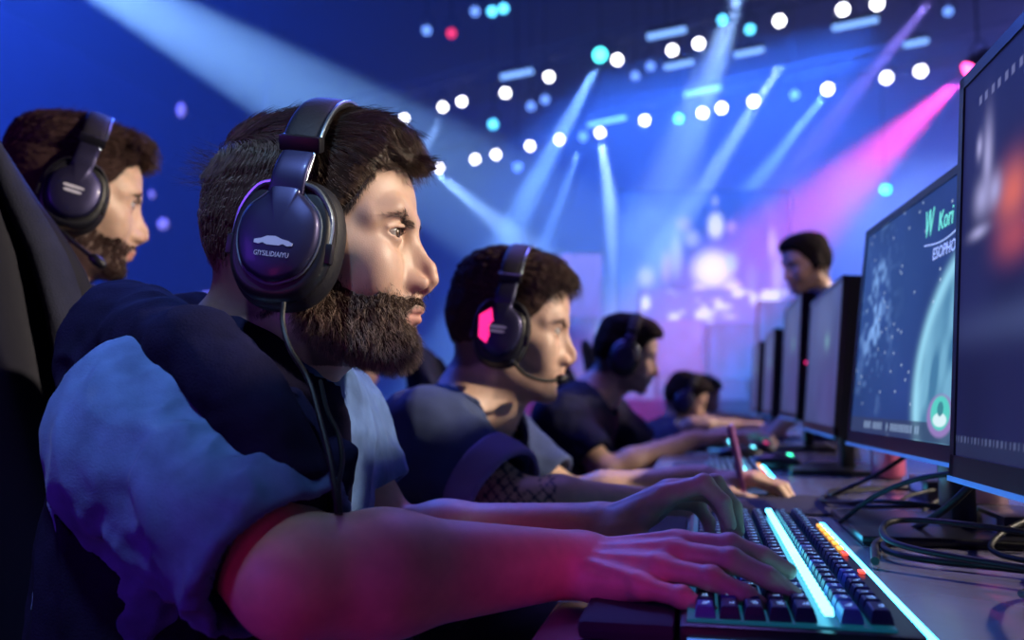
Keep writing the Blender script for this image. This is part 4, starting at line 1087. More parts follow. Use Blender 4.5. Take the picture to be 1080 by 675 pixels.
# ---- screens
def paint_mesh(n_u, n_v, P0, U, Vv, painter, off):
    """a fine grid whose points carry the picture shown on a display; painter(u, v) -> rgb"""
    u, v = np.meshgrid(np.linspace(0, 1, n_u), np.linspace(0, 1, n_v)); u = u.ravel(); v = v.ravel()
    V = P0[None] + u[:, None] * U[None] + v[:, None] * Vv[None] + off[None]
    i, j = np.meshgrid(np.arange(n_u - 1), np.arange(n_v - 1)); a = (j * n_u + i).ravel()
    return V, np.stack([a, a + 1, a + n_u + 1, a + n_u], 1), painter(u, v)
def mat_display(name, strength, gloss=.25, tint=(1, 1, 1)):
    m = bpy.data.materials.new(name); m.use_nodes = True; nt = m.node_tree; b = nt.nodes['Principled BSDF']
    b.inputs['Specular IOR Level'].default_value = .08; b.inputs['Base Color'].default_value = (.005, .005, .01, 1); b.inputs['Roughness'].default_value = gloss + .2
    a = nt.nodes.new('ShaderNodeAttribute'); a.attribute_name = 'Col'; nt.links.new(a.outputs['Color'], b.inputs['Emission Color'])
    b.inputs['Emission Strength'].default_value = strength
    return m
M_DISP = mat_display('screen_image', 1.0)
def blob(u, v, cu, cv, ru, rv, s=1.0): return np.clip(np.exp(-(((u - cu) / ru) ** 2 + ((v - cv) / rv) ** 2) * s), 0, 1)[:, None]
def disc(u, v, cu, cv, ru, rv, soft=.1): return np.clip((1 - np.sqrt(((u - cu) / ru) ** 2 + ((v - cv) / rv) ** 2)) / soft, 0, 1)[:, None]
def mix(c, w, col): return c * (1 - w) + np.array(col)[None] * w
def rect(u, v, u0, u1, v0, v1): return ((u > u0) & (u < u1) & (v > v0) & (v < v1)).astype(float)[:, None]
def nz(u, v, s): return vnoise(np.stack([u * 1.5, v, 0 * u], 1).astype(np.float32), s)
# u runs away from the camera (0 near edge, 1 far edge), v upward
def paint_space(u, v):
    c = np.tile(np.array([.018, .040, .190]), (len(u), 1)) * (1 + .3 * nz(u, v, 5))[:, None]
    c = mix(c, .35 * blob(u, v, .85, .6, .5, .6), (.05, .14, .38))
    r = np.sqrt(((u + .05) / .50) ** 2 + ((v - .20) / .60) ** 2)[:, None]      # planet at the near edge
    pl = np.clip((1 - r) / .03, 0, 1); lim = np.exp(-((r - .97) / .06) ** 2); sw = np.clip(nz(u * 2 + .3, v + u, 7) * 1.2 + .3, 0, 1)[:, None]
    c = mix(c, pl, (.06, .20, .36)); c = mix(c, pl * sw * .7, (.22, .52, .72)); c = mix(c, lim * .8, (.35, .75, .95))
    neb = np.clip(nz(u, v, 9) * .8 + nz(u, v, 30) * .7 - .05, 0, 1)[:, None] * blob(u, v, .84, .55, .12, .34)
    c = mix(c, np.clip(neb * 1.3, 0, 1), (.22, .42, .85))
    st = (_T[(u * 150).astype(int) % 64, (v * 90).astype(int) % 64, 3] > .992).astype(float)[:, None]
    c = mix(c, st * .7 * (1 - pl), (.6, .75, 1))
    c = mix(c, rect(u, v, 0, 1, 0, .075) * .8, (.035, .05, .12))
    tk = ((u * 58 % 1) < .42) & (v > .022) & (v < .055) & (u > .38) & (u < .93) & (_T[(u * 58).astype(int) % 64, 5, 5] > .25)
    c = mix(c, tk.astype(float)[:, None] * .9, (.35, .5, .75))
    c = mix(c, disc(u, v, .27, .10, .085, .085, .15), (.30, .20, .50)); c = mix(c, disc(u, v, .27, .11, .062, .068, .15), (.10, .62, .55)); c = mix(c, disc(u, v, .27, .085, .045, .028, .2), (.7, .9, .95)); c = mix(c, disc(u, v, .27, .125, .02, .03, .2), (.05, .25, .3))
    return c
def paint_game(u, v):
    c = np.tile(np.array([.018, .020, .095]), (len(u), 1)) * (1 + .4 * nz(u, v, 5))[:, None]
    c = mix(c, blob(u, v, .80, .63, .055, .07) * .9, (.95, .20, .13)); c = mix(c, blob(u, v, .79, .52, .06, .05) * .6, (.75, .12, .12))
    for (a, b_, ru, rv) in ((.895, .76, .018, .09), (.915, .66, .030, .045), (.865, .66, .025, .04), (.925, .575, .035, .016), (.93, .80, .012, .03)):
        c = mix(c, blob(u, v, a, b_, ru, rv) * .9, (.52, .50, .88))
    c = mix(c, blob(u, v, .2, .6, .25, .25) * .5, (.5, .12, .30))
    c = mix(c, blob(u, v, .55, .33, .45, .05) * .35, (.16, .22, .50))
    hud = ((u * 40 % 1) < .5) & (np.abs(v - .925 + .0) < .012) & (u > .55) & (u < .95); c = mix(c, hud.astype(float)[:, None] * .55, (.3, .32, .6))
    c = mix(c, rect(u, v, 0, 1, 0, .055) * .6, (.03, .04, .10)); tk = ((u * 70 % 1) < .4) & (np.abs(v - .045) < .008) & (u > .2); c = mix(c, tk.astype(float)[:, None] * .4, (.2, .25, .5))
    return c
def paint_haze(u, v):
    c = np.tile(np.array([.09, .12, .34]), (len(u), 1)) * (1 + .25 * nz(u, v, 4))[:, None]
    c = mix(c, blob(u, v, .5, .8, .4, .3) * .5, (.25, .33, .66)); c = mix(c, blob(u, v, .35, .62, .06, .06) * .7, (.35, .75, .75)); c = mix(c, blob(u, v, .2, .2, .5, .3) * .4, (.16, .10, .42))
    return c
def monitor(y0, y1, x, zb, h, tilt, label, painter, thick=.036, n=(260, 180), strength=1.0, turn=0.0, logo=False, foot=(.028, .20)):
    """display facing the players (-X); y0 near edge, y1 far edge, zb bottom edge"""
    root = empty('monitor', (x + .06, (y0 + y1) / 2, .75), label, 'monitor', 'monitors along the desk')
    yc = (y0 + y1) / 2; t = math.radians(tilt)
    Rz = np.array(Matrix.Rotation(math.radians(turn), 3, 'Z'))
    def Wm(a, y, z):  # a depth behind the glass, y along, z up the panel
        return np.array([x, yc, zb]) + Rz @ np.array([a * math.cos(t) + z * math.sin(t), y - yc, z * math.cos(t) - a * math.sin(t)])
    L = y1 - y0
    mb = MB(); rings = []
    for (a, i) in ((.002, .002), (.000, .006), (.006, .000), (thick * .5, .0), (thick * .8, .012), (thick, .05)):
        rings.append([Vector(Wm(a, yy, zz)) for yy, zz in ((y0 + i, i), (y1 - i, i), (y1 - i, h - i), (y0 + i, h - i))])
    mb.loft(rings[:1] + rings[2:]); mb.build('casing', M_BEZEL, root, smooth=False)
    bz = .011
    mb = MB()   # raised bezel
    for (ya, yb, za, zb_) in ((y0, y1, 0, .020), (y0, y1, h - bz, h), (y0, y0 + bz, 0, h), (y1 - bz, y1, 0, h)):
        V = [Wm(a, yy, zz) for a in (-.003, .004) for yy in (ya, yb) for zz in (za, zb_)]
        mb.add(V, [(0, 1, 3, 2), (4, 6, 7, 5), (0, 4, 5, 1), (2, 3, 7, 6), (0, 2, 6, 4), (1, 5, 7, 3)])
    mb.build('bezel', M_PLASTIC, root)
    P0 = Wm(-.0012, y0 + bz, .020); U = Wm(-.0012, y1 - bz, .020) - P0; Vv = Wm(-.0012, y0 + bz, h - bz) - P0
    V, F, Cc = paint_mesh(n[0], n[1], P0, U, Vv, painter, np.zeros(3))
    scr = link('screen', mesh_np('screen', V, F[:, ::-1].copy(), smooth=False, col=Cc * strength), M_DISP, root)
    mb = MB(); mb.add([Wm(a, yy, zz) for a in (-.0045, .002) for yy in (y0 + .01, y1 - .0) for zz in (-.003, .0015)], [(0, 1, 3, 2), (4, 6, 7, 5), (0, 4, 5, 1), (2, 3, 7, 6), (0, 2, 6, 4), (1, 5, 7, 3)])
    mb.build('lower_light_strip', M_STRIP, root)
    # stand: neck and foot plate
    mb = MB(); mb.box((x + .060, yc, (.752 + zb + .12) / 2), (.030, .060, zb + .12 - .752), bev=.006); mb.build('stand_neck', M_PLASTIC, root, smooth=True)
    mb = MB(); mb.box((x + foot[0], yc, .7565), (foot[1], .24, .011), bev=.005); mb.build('stand_foot', M_BEZEL, root, smooth=True)
    mb = MB(); mb.box(Vector(Wm(thick + .004, yc, .13)), (.03, .09, .09), bev=.005); mb.build('mount', M_PLASTIC, root)
    if logo:
        def put(lines, mt, name):
            mb = MB()
            for s_, size, uc, vc, sx, sh in lines:
                V_, F_ = text_np(s_, size, .0002)
                mb.add([Vector(Wm(-.0022 - v_.z, yc + L * (uc - .5) - v_.x * sx - v_.y * 0.0, h * vc + v_.y + v_.x * sh)) for v_ in V_], F_)
            mb.build(name, mt, scr)
        put([('W', .050, .44, .800, .60, .0)], mat('logo_green', (.2, .7, .5), .5, emit=(.18, .85, .55), es=1.0), 'logo_initial'); put([('Kori', .034, .335, .800, .80, .0)], bpy.data.materials['logo_green'], 'logo_lettering')
        put([('ESOPHOLIS', .021, .31, .700, .95, .0)], mat('logo_pale', (.5, .6, .8), .5, emit=(.42, .56, .9), es=.9), 'logo_subtitle')
        pts = [Vector(Wm(-.0024, yc + L * (uu - .5), h * vv)) for uu, vv in ((.46, .77), (.36, .755), (.28, .765), (.22, .79))]
        mb = MB(); mb.tube(spline(pts, 6), .0008, 6); mb.build('logo_swoosh', bpy.data.materials['logo_pale'], scr)
    return root
M_STRIP = mat('strip_blue', (.1, .3, .6), .4, emit=(.10, .38, .95), es=.25)
monitor(.235, .835, .226, .845, .362, 4, 'nearest monitor at the right edge, red and violet game scene on its screen', paint_game, strength=.75, turn=2, foot=(.10, .14))
monitor(.875, 1.440, .243, .845, .338, 7, 'second nearest monitor, space scene with a planet and a green logo', paint_space, n=(420, 280), logo=True, strength=1.0, turn=4)
monitor(1.800, 2.330, .255, .838, .325, 5, 'third monitor from the front, pale violet screen, thick dark side towards us', paint_haze, thick=.080, strength=.6)
monitor(2.640, 3.180, .270, .850, .380, 4, 'fourth monitor from the front, dark side with a small pink light', paint_haze, thick=.060, strength=.55)
monitor(3.500, 4.030, .262, .842, .350, 4, 'fifth monitor from the front, behind the fourth one', paint_haze, thick=.050, strength=.55, n=(60, 40))
monitor(4.300, 4.830, .255, .842, .350, 4, 'farthest monitor of the row on the desk', paint_haze, thick=.050, strength=.55, n=(60, 40))
mb = MB(); mb.tube([(.300, 2.640, 1.02), (.300, 2.632, 1.02), (.328, 2.632, .995)], .004, 8)
o = mb.build('indicator_light', M_PINKLED, None, smooth=True); o.parent = bpy.data.objects['monitor.003']; o.matrix_parent_inverse = Matrix.Translation(-Vector(bpy.data.objects['monitor.003'].location))

# ---- cables between the stands
cab = random.Random(11)
def cable(P, r, label, name='cable'):
    mb = MB(); mb.tube(spline(P, 10), r, 10); o = mb.build(name, M_CABLE, None, smooth=True); tag(o, label, 'cable', 'cables behind the monitors'); return o
cable([(.16, .90, .758), (.185, 1.02, .7575), (.24, 1.12, .757), (.26, 1.02, .80), (.30, 1.00, .85)], .0042, 'thick black cable looping on the desk below the second monitor')
cable([(.48, .75, .757), (.30, .88, .757), (.205, .93, .757), (.185, .99, .757), (.22, 1.05, .757), (.31, 1.03, .7575), (.50, 1.0, .757)], .0035, 'black cable bent in a hairpin in front of the nearest stand foot')
cable([(.50, .62, .757), (.33, .80, .764), (.20, .90, .770), (.178, .955, .778), (.21, 1.00, .785), (.30, .94, .785), (.5, .85, .765)], .0032, 'upper strand of the hairpin cable bundle near the nearest monitor')
cable([(.17, 1.18, .757), (.20, 1.10, .80), (.24, 1.02, .83), (.30, .96, .84)], .0030, 'cable that climbs in an arc from the second stand foot')
cable([(.55, 1.30, .757), (.36, 1.28, .77), (.23, 1.36, .757), (.20, 1.52, .757), (.27, 1.62, .757), (.45, 1.6, .757)], .0036, 'cable winding between second and third monitor')
cable([(.30, .60, .85), (.27, .66, .80), (.24, .72, .770), (.27, .80, .757), (.45, .90, .757)], .0030, 'thin cable hanging from the nearest monitor')
cable([(.29, .52, .85), (.30, .62, .79), (.33, .74, .760), (.42, .85, .757)], .0028, 'cable falling behind the nearest stand neck')
cable([(.30, 1.30, .85), (.25, 1.38, .80), (.20, 1.44, .765), (.24, 1.56, .757), (.4, 1.7, .757)], .0032, 'cable hanging from the far end of the second monitor')
cable([(.5, 1.1, .757), (.33, 1.16, .775), (.235, 1.20, .782), (.19, 1.30, .768), (.18, 1.44, .757), (.22, 1.55, .757)], .0030, 'cable crossing over the second stand foot')
for k in range(7):
    y = .62 + .14 * k; cable([(.58, y, .757), (.44, y + .06, .764 + .006 * (k % 3)), (.36, y + .03, .770 + .012 * (k % 2)), (.29, y - .05, .758), (.36, y - .13, .757), (.56, y - .12, .757)], .0030, ['dark cable coil behind the nearest stand', 'flat black cable run behind the screens', 'cable loop lying behind the second stand', 'cable crossing the run behind the screens', 'low cable bend behind the second monitor', 'black cable turning back towards the desk edge', 'last cable bend before the third monitor'][k])
# power adapters among the cables
def adapter(c, s, label):
    e = empty('power_adapter', c, label, 'adapter'); mb = MB(); mb.box(c, s, bev=.006); mb.build('adapter_body', M_PLASTIC, e, smooth=True)
    mb = MB(); mb.box((c[0] - s[0] / 2 - .0005, c[1], c[2] + .002), (.001, s[1] * .6, s[2] * .5)); mb.build('type_plate', M_HS_PRINT, e); return e
adapter((.36, 1.12, .768), (.07, .11, .032), 'black power adapter lying behind the second monitor stand')
adapter((.38, 1.55, .768), (.07, .13, .032), 'black power adapter between the second and third monitor')
# small clip with a warm light beside the second stand (drinks can in the gap)
M_CAN = mat('can_metal', (.55, .35, .40), .3, metal=.8)
def can(x, y, label, m):
    e = empty('drinks_can', (x, y, .75), label, 'can'); mb = MB(); rings = []
    for (r, z) in ((.022, 0), (.030, .006), (.033, .012), (.033, .100), (.028, .112), (.027, .115)): rings.append([Vector((x + r * math.cos(a), y + r * math.sin(a), .7505 + z)) for a in np.linspace(0, 2 * PI, 24, endpoint=False)])
    mb.loft(rings); mb.build('can_body', m, e, smooth=True); mb = MB(); mb.tube([(x + .026 * math.cos(a), y + .026 * math.sin(a), .866) for a in np.linspace(0, 2 * PI, 20)], .0016, 6); mb.build('rim', M_HS_METAL, e, smooth=True)
can(.395, 1.38, 'metal drinks can seen in the gap below the second monitor', M_CAN)
can(.37, 1.90, 'pink drinks can behind the third monitor stand', mat('can_pink', (.7, .15, .3), .35, metal=.5))

# mouse pads, tablet, mice
def pad(x, y, sx, sy, label): 
    mb = MB(); mb.box((x, y, .7520), (sx, sy, .004), bev=.0015); o = mb.build('mouse_pad', M_PAD, None, smooth=True); tag(o, label, 'mouse pad')
pad(.135, 1.40, .19, .24, 'dark mouse pad at the far end of the front keyboard')
e = empty('tablet', (.075, 1.565, .75), 'slim upright tablet seen edge-on, pink light put into its shell colour, between the two keyboards', 'tablet')
ct = Vector(at(778, 482, 1.50)); 
mb = MB(); mb.box(ct, (.16, .0085, .115), rot=Matrix.Rotation(math.radians(87), 3, 'Z') @ Matrix.Rotation(math.radians(-11), 3, 'X'), bev=.003); mb.build('tablet_body', mat('tablet_shell_pink_lit', (.35, .12, .28), .3, metal=.5), e, smooth=True)  # pink light falling on the slab is put into the shell colour
mb = MB(); mb.box(ct + Vector((-.004, 0, 0)), (.14, .0030, .100), rot=Matrix.Rotation(math.radians(87), 3, 'Z') @ Matrix.Rotation(math.radians(-11), 3, 'X')); mb.build('screen_glass', M_BLACK, e)
def mouse(x, y, label, light=None):
    e = empty('gaming_mouse', (x, y, .75), label, 'mouse'); V, F = surface(lambda p: np.maximum(smin(sd_ell(p, (x - .01, y, .762), (.052, .030, .026)), sd_ell(p, (x + .02, y, .760), (.04, .028, .018)), .02), .7505 - p[:, 2]), (x - .08, y - .05, .74), (x + .08, y + .05, .81), .002)
    link('mouse_shell', mesh_np('mouse_shell', V, F), M_PLASTIC, e); mb = MB(); mb.cyl((x + .03, y - .004, .779), (x + .03, y + .004, .779), .008); mb.build('scroll_wheel', light or M_CYAN, e, smooth=True)
    if light: mb = MB(); mb.tube([(x + .045 * math.cos(a), y + .027 * math.sin(a), .7575) for a in np.linspace(0, 2 * PI, 25)], .0028, 6); mb.build('light_ring', light, e, smooth=True)
mouse(.10, 2.42, 'dark mouse with a cyan wheel beyond the second keyboard')
mouse(.165, 2.10, 'dark mouse with a green light ring beyond the second keyboard', mat('green_ring', (.1, .8, .4), .4, emit=(.05, .9, .45), es=5))
mouse(.15, 2.66, 'dark mouse with a pink light ring near the fourth monitor', M_PINKLED)
mouse(.08, .45, 'dark mouse beside the near end of the front keyboard, below the picture edge')
# ------------------------------------------------------------------ gaming chairs
M_CH = mat('chair_leather', (.004, .004, .013), .6, spec=.15, bump=(120, .15))
M_CHG = mat('chair_grey_fabric', (.020, .022, .040), .9, spec=.15, bump=(420, .5), noise=(30, .2))
M_CHP = mat('chair_plastic', (.012, .012, .016), .4)
def gaming_chair(label, seat, yaw=0.0, recline=14):
    """seat: centre of the seat surface; the chair faces +X"""
    e = empty('gaming_chair', (0, 0, 0), label, 'chair', 'gaming chairs along the desk'); n = 28
    t = math.radians(recline); HB = 1.0
    def Bk(x, y, z): return Vector((-.235 + x * math.cos(t) - z * math.sin(t), y, .02 + z * math.cos(t) + x * math.sin(t)))
    rings = []
    for i in range(n + 1):      # backrest: narrow head part, wide shoulder wings, waist
        z = .80 * i / n; zz = z * HB; w = np.interp(z, [0, .12, .30, .48, .58, .66, .76, .80], [.200, .190, .175, .185, .180, .150, .130, .09])
        th = np.interp(z, [0, .1, .6, .76, .80], [.05, .055, .045, .035, .018]); wing = np.interp(z, [0, .25, .5, .62, .8], [.045, .045, .100, .070, .0])
        ring = []
        for (a, b_) in superell(1.0, 1.0, 3.2, 36):
            y = a * w; x = b_ * th + wing * max(0, abs(a) - .55) ** 1.3 * 2.2
            ring.append(Bk(x, y, zz))
        rings.append(ring)
    mb = MB(); mb.loft(rings); bk = mb.build('backrest', M_CH, e, smooth=True)
    for s_ in (-1, 1):          # grey fabric panels on the flanks
        rings = []
        for i in range(15):
            z = .22 + .52 * i / 14; w = np.interp(z, [0, .12, .30, .48, .58, .66, .76, .80], [.200, .190, .175, .185, .180, .150, .130, .09]); hw = .030 * math.sin(PI * (i + .6) / 15.2) + .004
            wing = np.interp(z, [0, .25, .5, .62, .8], [.045, .045, .100, .070, .0]); x0 = np.interp(z, [0, .1, .6, .76, .80], [.05, .055, .045, .035, .018]) * .80 + wing * .36
            rings.append([Bk(x0 + dy * .012, s_ * (w * .78 + dx * hw), z * HB) for dx, dy in superell(1, 1, 2.5, 16)])
        mb = MB(); mb.loft(rings); mb.build('flank_panel', M_CHG, bk, smooth=True)
    mb = MB(); V = []
    rings = []
    for i in range(13):
        x = -.25 + .52 * i / 12; rings.append([Vector((x, a * .265, b_ * .055 - .05 + .030 * max(0, abs(a) - .6) * 2 - .02 * (x > .22))) for a, b_ in superell(1, 1, 3.5, 32)])
    mb.loft(rings); mb.build('seat', M_CH, e, smooth=True)
    for s_ in (-1, 1):
        mb = MB(); mb.box((.05, s_ * .33, .205), (.27, .085, .028), bev=.012); ar = mb.build('armrest', M_CHP, e, smooth=True)
        mb = MB(); mb.box((.04, s_ * .33, .06), (.05, .03, .28), bev=.006); mb.box((.04, s_ * .24, -.08), (.05, .20, .02), bev=.004); mb.build('armrest_post', M_CHP, ar, smooth=True)
    mb = MB(); mb.cyl((0, 0, -.42), (0, 0, -.10), .028); mb.build('gas_lift', M_CHP, e, smooth=True)
    mb = MB()
    for k in range(5):
        a = 2 * PI * k / 5; mb.tube([(0, 0, -.40), (.17 * math.cos(a), .17 * math.sin(a), -.41), (.30 * math.cos(a), .30 * math.sin(a), -.43)], [.035, .028, .018], 10)
    bs = mb.build('star_base', M_CHP, e, smooth=True)
    for k in range(5):
        a = 2 * PI * k / 5; c = Vector((.30 * math.cos(a), .30 * math.sin(a), -.465)); mb = MB(); tt = Vector((-math.sin(a), math.cos(a), 0)) * .022; mb.cyl(c - tt, c + tt, .030); mb.build('castor', M_CHP, bs, smooth=True)
    e.location = seat; e.rotation_euler = (0, 0, math.radians(yaw)); return e
def copy_tree(o, parent=None):
    c = o.copy(); C.objects.link(c)
    if parent is not None: c.parent = parent
    for ch in list(o.children): copy_tree(ch, c)
    return c
ch0 = gaming_chair('black gaming chair with grey fabric flank, behind the bearded man in front', (-.415, .705, .475), 0, 15)
for (x, y, z, lb) in ((-.50, 1.47, .46, 'black gaming chair of the second player'), (-.52, 2.78, .46, 'black gaming chair of the third player'), (-1.02, 1.10, .50, 'black gaming chair of the man on the left')):
    c = copy_tree(ch0); c.location = (x, y, z); c.scale = (1, 1, .8); c['label'] = lb
for b_, lb in ((b4, 'black gaming chair of the fourth player'), (b5, 'black gaming chair of the farthest player')):
    c = copy_tree(ch0); c.location = (b_.P[0], b_.P[1], b_.P[2] - .07); c['label'] = lb
# ------------------------------------------------------------------ trusses, stage lamps and their beams
M_TRUSS = mat('truss_aluminium', (.16, .16, .20), .4, metal=.8)
M_HOUS = mat('lamp_housing', (.01, .01, .014), .45)
def mat_lens(name, col, s): return mat(name, col, .3, emit=col, es=s)
L_WHITE = mat_lens('lamp_white', (.95, .93, 1.0), 14); L_CYAN = mat_lens('lamp_cyan', (.10, .62, 1.0), 5); L_TEAL = mat_lens('lamp_teal', (.08, .80, .85), 7)
L_DIM = mat_lens('lamp_dim_blue', (.16, .34, 1.0), 2.2); L_PINK = mat_lens('lamp_pink', (1.0, .06, .30), 12); L_RED = mat_lens('lamp_red', (.9, .04, .15), 2)
def on_line(A, u, px):
    """point of the line A + s*u that stands in photo column px"""
    n = cF * (px - W_PX / 2) / F_PX - cR; n = np.cross(cU, cF + cR * (px - W_PX / 2) / F_PX)
    s = -((A - CAM) @ n) / (u @ n); return A + s * u
def truss(A, u, s0, s1, label, w=.30):
    e = empty('lighting_truss', tuple(A), label, 'truss', 'trusses under the ceiling'); v = np.cross(u, (0, 0, 1)); n = int((s1 - s0) / .55)
    corners = [(-w / 2, 0), (w / 2, 0), (0, w * .86)]
    for a, z in corners:
        mb = MB(); mb.cyl(A + u * s0 + v * a + np.array([0, 0, .25 + z]), A + u * s1 + v * a + np.array([0, 0, .25 + z]), .026, n=8); mb.build('chord', M_TRUSS, e, smooth=True)
    mb = MB()
    for i in range(n):
        for k in range(3):
            a, b_ = corners[k], corners[(k + 1) % 3]
            p = A + u * (s0 + (s1 - s0) * i / n) + v * a[0] + np.array([0, 0, .25 + a[1]]); q = A + u * (s0 + (s1 - s0) * (i + 1) / n) + v * b_[0] + np.array([0, 0, .25 + b_[1]])
            mb.cyl(p, q, .012, n=5)
    mb.build('lattice', M_TRUSS, e, smooth=True)
    for s_ in np.linspace(s0 + .5, s1 - .5, 4):
        mb = MB(); mb.cyl(A + u * s_ + np.array([0, 0, .5]), np.array([*(A + u * s_)[:2], 10.0]), .012, n=6); mb.build('hanger', M_TRUSS, e)
UT = np.array([-math.sin(math.radians(69.5)), math.cos(math.radians(69.5)), 0])
TA = at(680, 57, 13.0); TB = at(700, 124, 17.0); TC = at(800, 20, 11.0)
truss(TA, UT, -9, 9, 'upper lighting truss that carries the nearer row of white lamps')
truss(TB, UT, -11, 10, 'lower lighting truss with the farther row of white lamps')
lamp_count = 0
def lamp(P, m, label, r=.085, target=None, group=None, top=10.0):
    e = empty('stage_lamp', tuple(P), label, 'stage lamp', group); P = np.array(P, dtype=float)
    d = unit((CAM + np.array([0, 0, -.2]) if target is None else np.array(target)) - P); R_ = frame(d, (0, 0, 1)); mb = MB()
    def ring(x, rr): return [Vector(P + R_ @ np.array([x, rr * math.cos(a), rr * math.sin(a)])) for a in np.linspace(0, 2 * PI, 20, endpoint=False)]
    mb.loft([ring(-.30, r * .5), ring(-.26, r * .85), ring(-.10, r * 1.1), ring(.0, r * 1.16), ring(.02, r * 1.16), ring(.02, r * 1.02), ring(-.004, r * 1.0)]); mb.build('housing', M_HOUS, e, smooth=True)
    mb = MB(); mb.loft([ring(.0, r), ring(.006, r * .97), ring(.012, r * .75), ring(.015, r * .3)]); mb.build('lens', m, e, smooth=True)
    mb = MB(); y = R_[:, 1]
    mb.tube([Vector(P - d * .12 + y * r * 1.25), Vector(P - d * .12 + y * r * 1.3 + np.array([0, 0, .18])), Vector(P - d * .12 + np.array([0, 0, .25])), Vector(P - d * .12 - y * r * 1.3 + np.array([0, 0, .18])), Vector(P - d * .12 - y * r * 1.25)], .012, 6); mb.build('bracket', M_HOUS, e)
    mb = MB(); q = P - d * .12; mb.cyl((q[0], q[1], q[2] + .22), (q[0], q[1], top), .014, n=6); mb.build('drop_pipe', M_HOUS, e)
    return e
yA = {405: 132, 426: 125, 467: 113, 487: 107, 533: 98, 579: 81, 651: 63, 709: 53, 737: 46, 822: 22, 889: 10, 925: 4}
yB = {463: 177, 501: 168, 523: 163, 559: 154, 590: 147, 633: 140, 680: 127, 741: 119, 761: 114, 795: 107, 873: 94, 935: 82, 971: 75}
def on_row(A, px, py):
    P = on_line(A, UT, px); d = float((P - CAM) @ cF); return at(px, py, d)
ORD = ['leftmost', 'second', 'third', 'fourth', 'fifth', 'sixth', 'seventh', 'eighth', 'ninth', 'tenth', 'eleventh', 'twelfth', 'thirteenth']
def row_lamps(ys, A, name, r):
    ks = sorted(ys)
    for i, px in enumerate(ks):
        w_ = 'rightmost' if i == len(ks) - 1 else (ORD[i] if i == 0 else ORD[i] + ' from the left')
        lamp(on_row(A, px, ys[px]), L_WHITE, 'round white lamp, %s of the row on the %s truss' % (w_, name), r, group='white lamps on the %s truss' % name, top=A[2] + .30)
row_lamps(yA, TA, 'upper', .070)
row_lamps(yB, TB, 'lower', .088)
lamp(at(633, 58, 13), L_TEAL, 'turquoise lamp near the middle of the upper truss, the source of a long beam', .10)
for k, (px, py, d, m, lb) in enumerate([
    (520, 131, 15, L_CYAN, 'small cyan lamp between the two trusses, left of the middle'), (501, 12, 12, L_DIM, 'dim blue lamp high up near the top, left of a pair'), (519, 12, 12, L_CYAN, 'cyan lamp of a high pair near the top, left one'), (531, 9, 12, L_CYAN, 'cyan lamp of a high pair near the top, right one'),
    (450, 32, 12, L_DIM, 'dim blue lamp high up above the front man'), (476, 35, 12, L_RED, 'small dull red lamp high up above the front man'), (546, 176, 17, L_DIM, 'dim blue lamp hanging below the lower truss'),
    (615, 144, 17, L_DIM, 'dim blue lamp beside the lamp with the straight down beam'), (762, 21, 12, L_CYAN, 'cyan lamp up left of the brightest white lamp'), (791, 31, 12, L_CYAN, 'cyan lamp below the brightest white lamp'),
    (716, 125, 15, L_CYAN, 'cyan lamp between the trusses in the middle'), (838, 100, 15, L_DIM, 'dim violet blue lamp right of the beam lamp'), (934, 200, 16, L_TEAL, 'single turquoise lamp low over the second monitor'),
    (575, 105, 14, L_DIM, 'dim blue lamp just under the upper truss'), (560, 112, 14, L_DIM, 'dim blue lamp just under the upper truss, left neighbour'), (686, 70, 13.5, L_DIM, 'dim blue lamp below the upper truss, right of the turquoise one'), (670, 80, 13.5, L_DIM, 'faint lamp below the upper truss'), (1000, 12, 11, L_DIM, 'faint blue lamp at the top right')]):
    lamp(at(px, py, d), m, lb, .070 * d / 13)
M_TUBE = mat('strip_lamp_blue', (.3, .5, .9), .4, emit=(.22, .46, 1.0), es=2.0)
for k, (px, py, w, d) in enumerate([(545, 78, 34, 13), (741, 96, 38, 15), (703, 35, 40, 12), (716, 68, 30, 13), (902, 25, 46, 12), (790, 55, 30, 12.5), (640, 128, 40, 16), (966, 45, 24, 12)]):
    a = at(px - w / 2, py + w * .10, d); b_ = at(px + w / 2, py - w * .10, d); e = empty('strip_lamp', tuple((a + b_) / 2), ['blue strip lamp left on the upper truss', 'blue strip lamp in the middle between the trusses', 'blue strip lamp high in the middle of the top', 'blue strip lamp just below the upper row', 'blue strip lamp at the top right, below the white pair', 'short blue strip lamp below the brightest lamp', 'blue strip lamp on the lower truss', 'small blue strip lamp near the right end of the top'][k], 'strip lamp', 'blue strip lamps on the trusses')
    mb = MB(); mb.tube([a, b_], .045, 10); mb.build('tube', M_TUBE, e, smooth=True); mb = MB(); mb.tube([a + np.array([0, 0, .07]), b_ + np.array([0, 0, .07])], .05, 8); mb.build('fixture', M_HOUS, e, smooth=True)
    mb = MB(); q = (a + b_) / 2; mb.cyl((q[0], q[1], q[2] + .08), (q[0], q[1], 10.0), .014, n=6); mb.build('drop_pipe', M_HOUS, e)
BLUEW = (.16, .38, 1.0); PALE = (.27, .50, 1.0)
def beam(name, p0, p1, power, col, ang, blend=.35):
    p0 = np.array(p0) + unit(np.array(p1) - np.array(p0)) * .12
    return spot(name, tuple(p0), tuple(p1), power * BEAM, col, ang, blend, .04)
BEAM = 2.1
beam('beam_left', at(-110, -140, 12.8), at(420, 160, 9.5), 60000, (.22, .48, 1.0), 7.5)
beam('beam_turquoise', at(634, 60, 13), at(540, 240, 13.5), 30000, BLUEW, 13, 1.0)
beam('beam_down', at(633, 142, 17), at(656, 290, 17), 24000, PALE, 17, 1.0)
beam('beam_diagonal', at(832, 55, 12.5), at(715, 240, 14), 30000, PALE, 11, 1.0)
beam('beam_high', at(800, -60, 12), at(690, 230, 15), 32000, PALE, 18, 1.0)
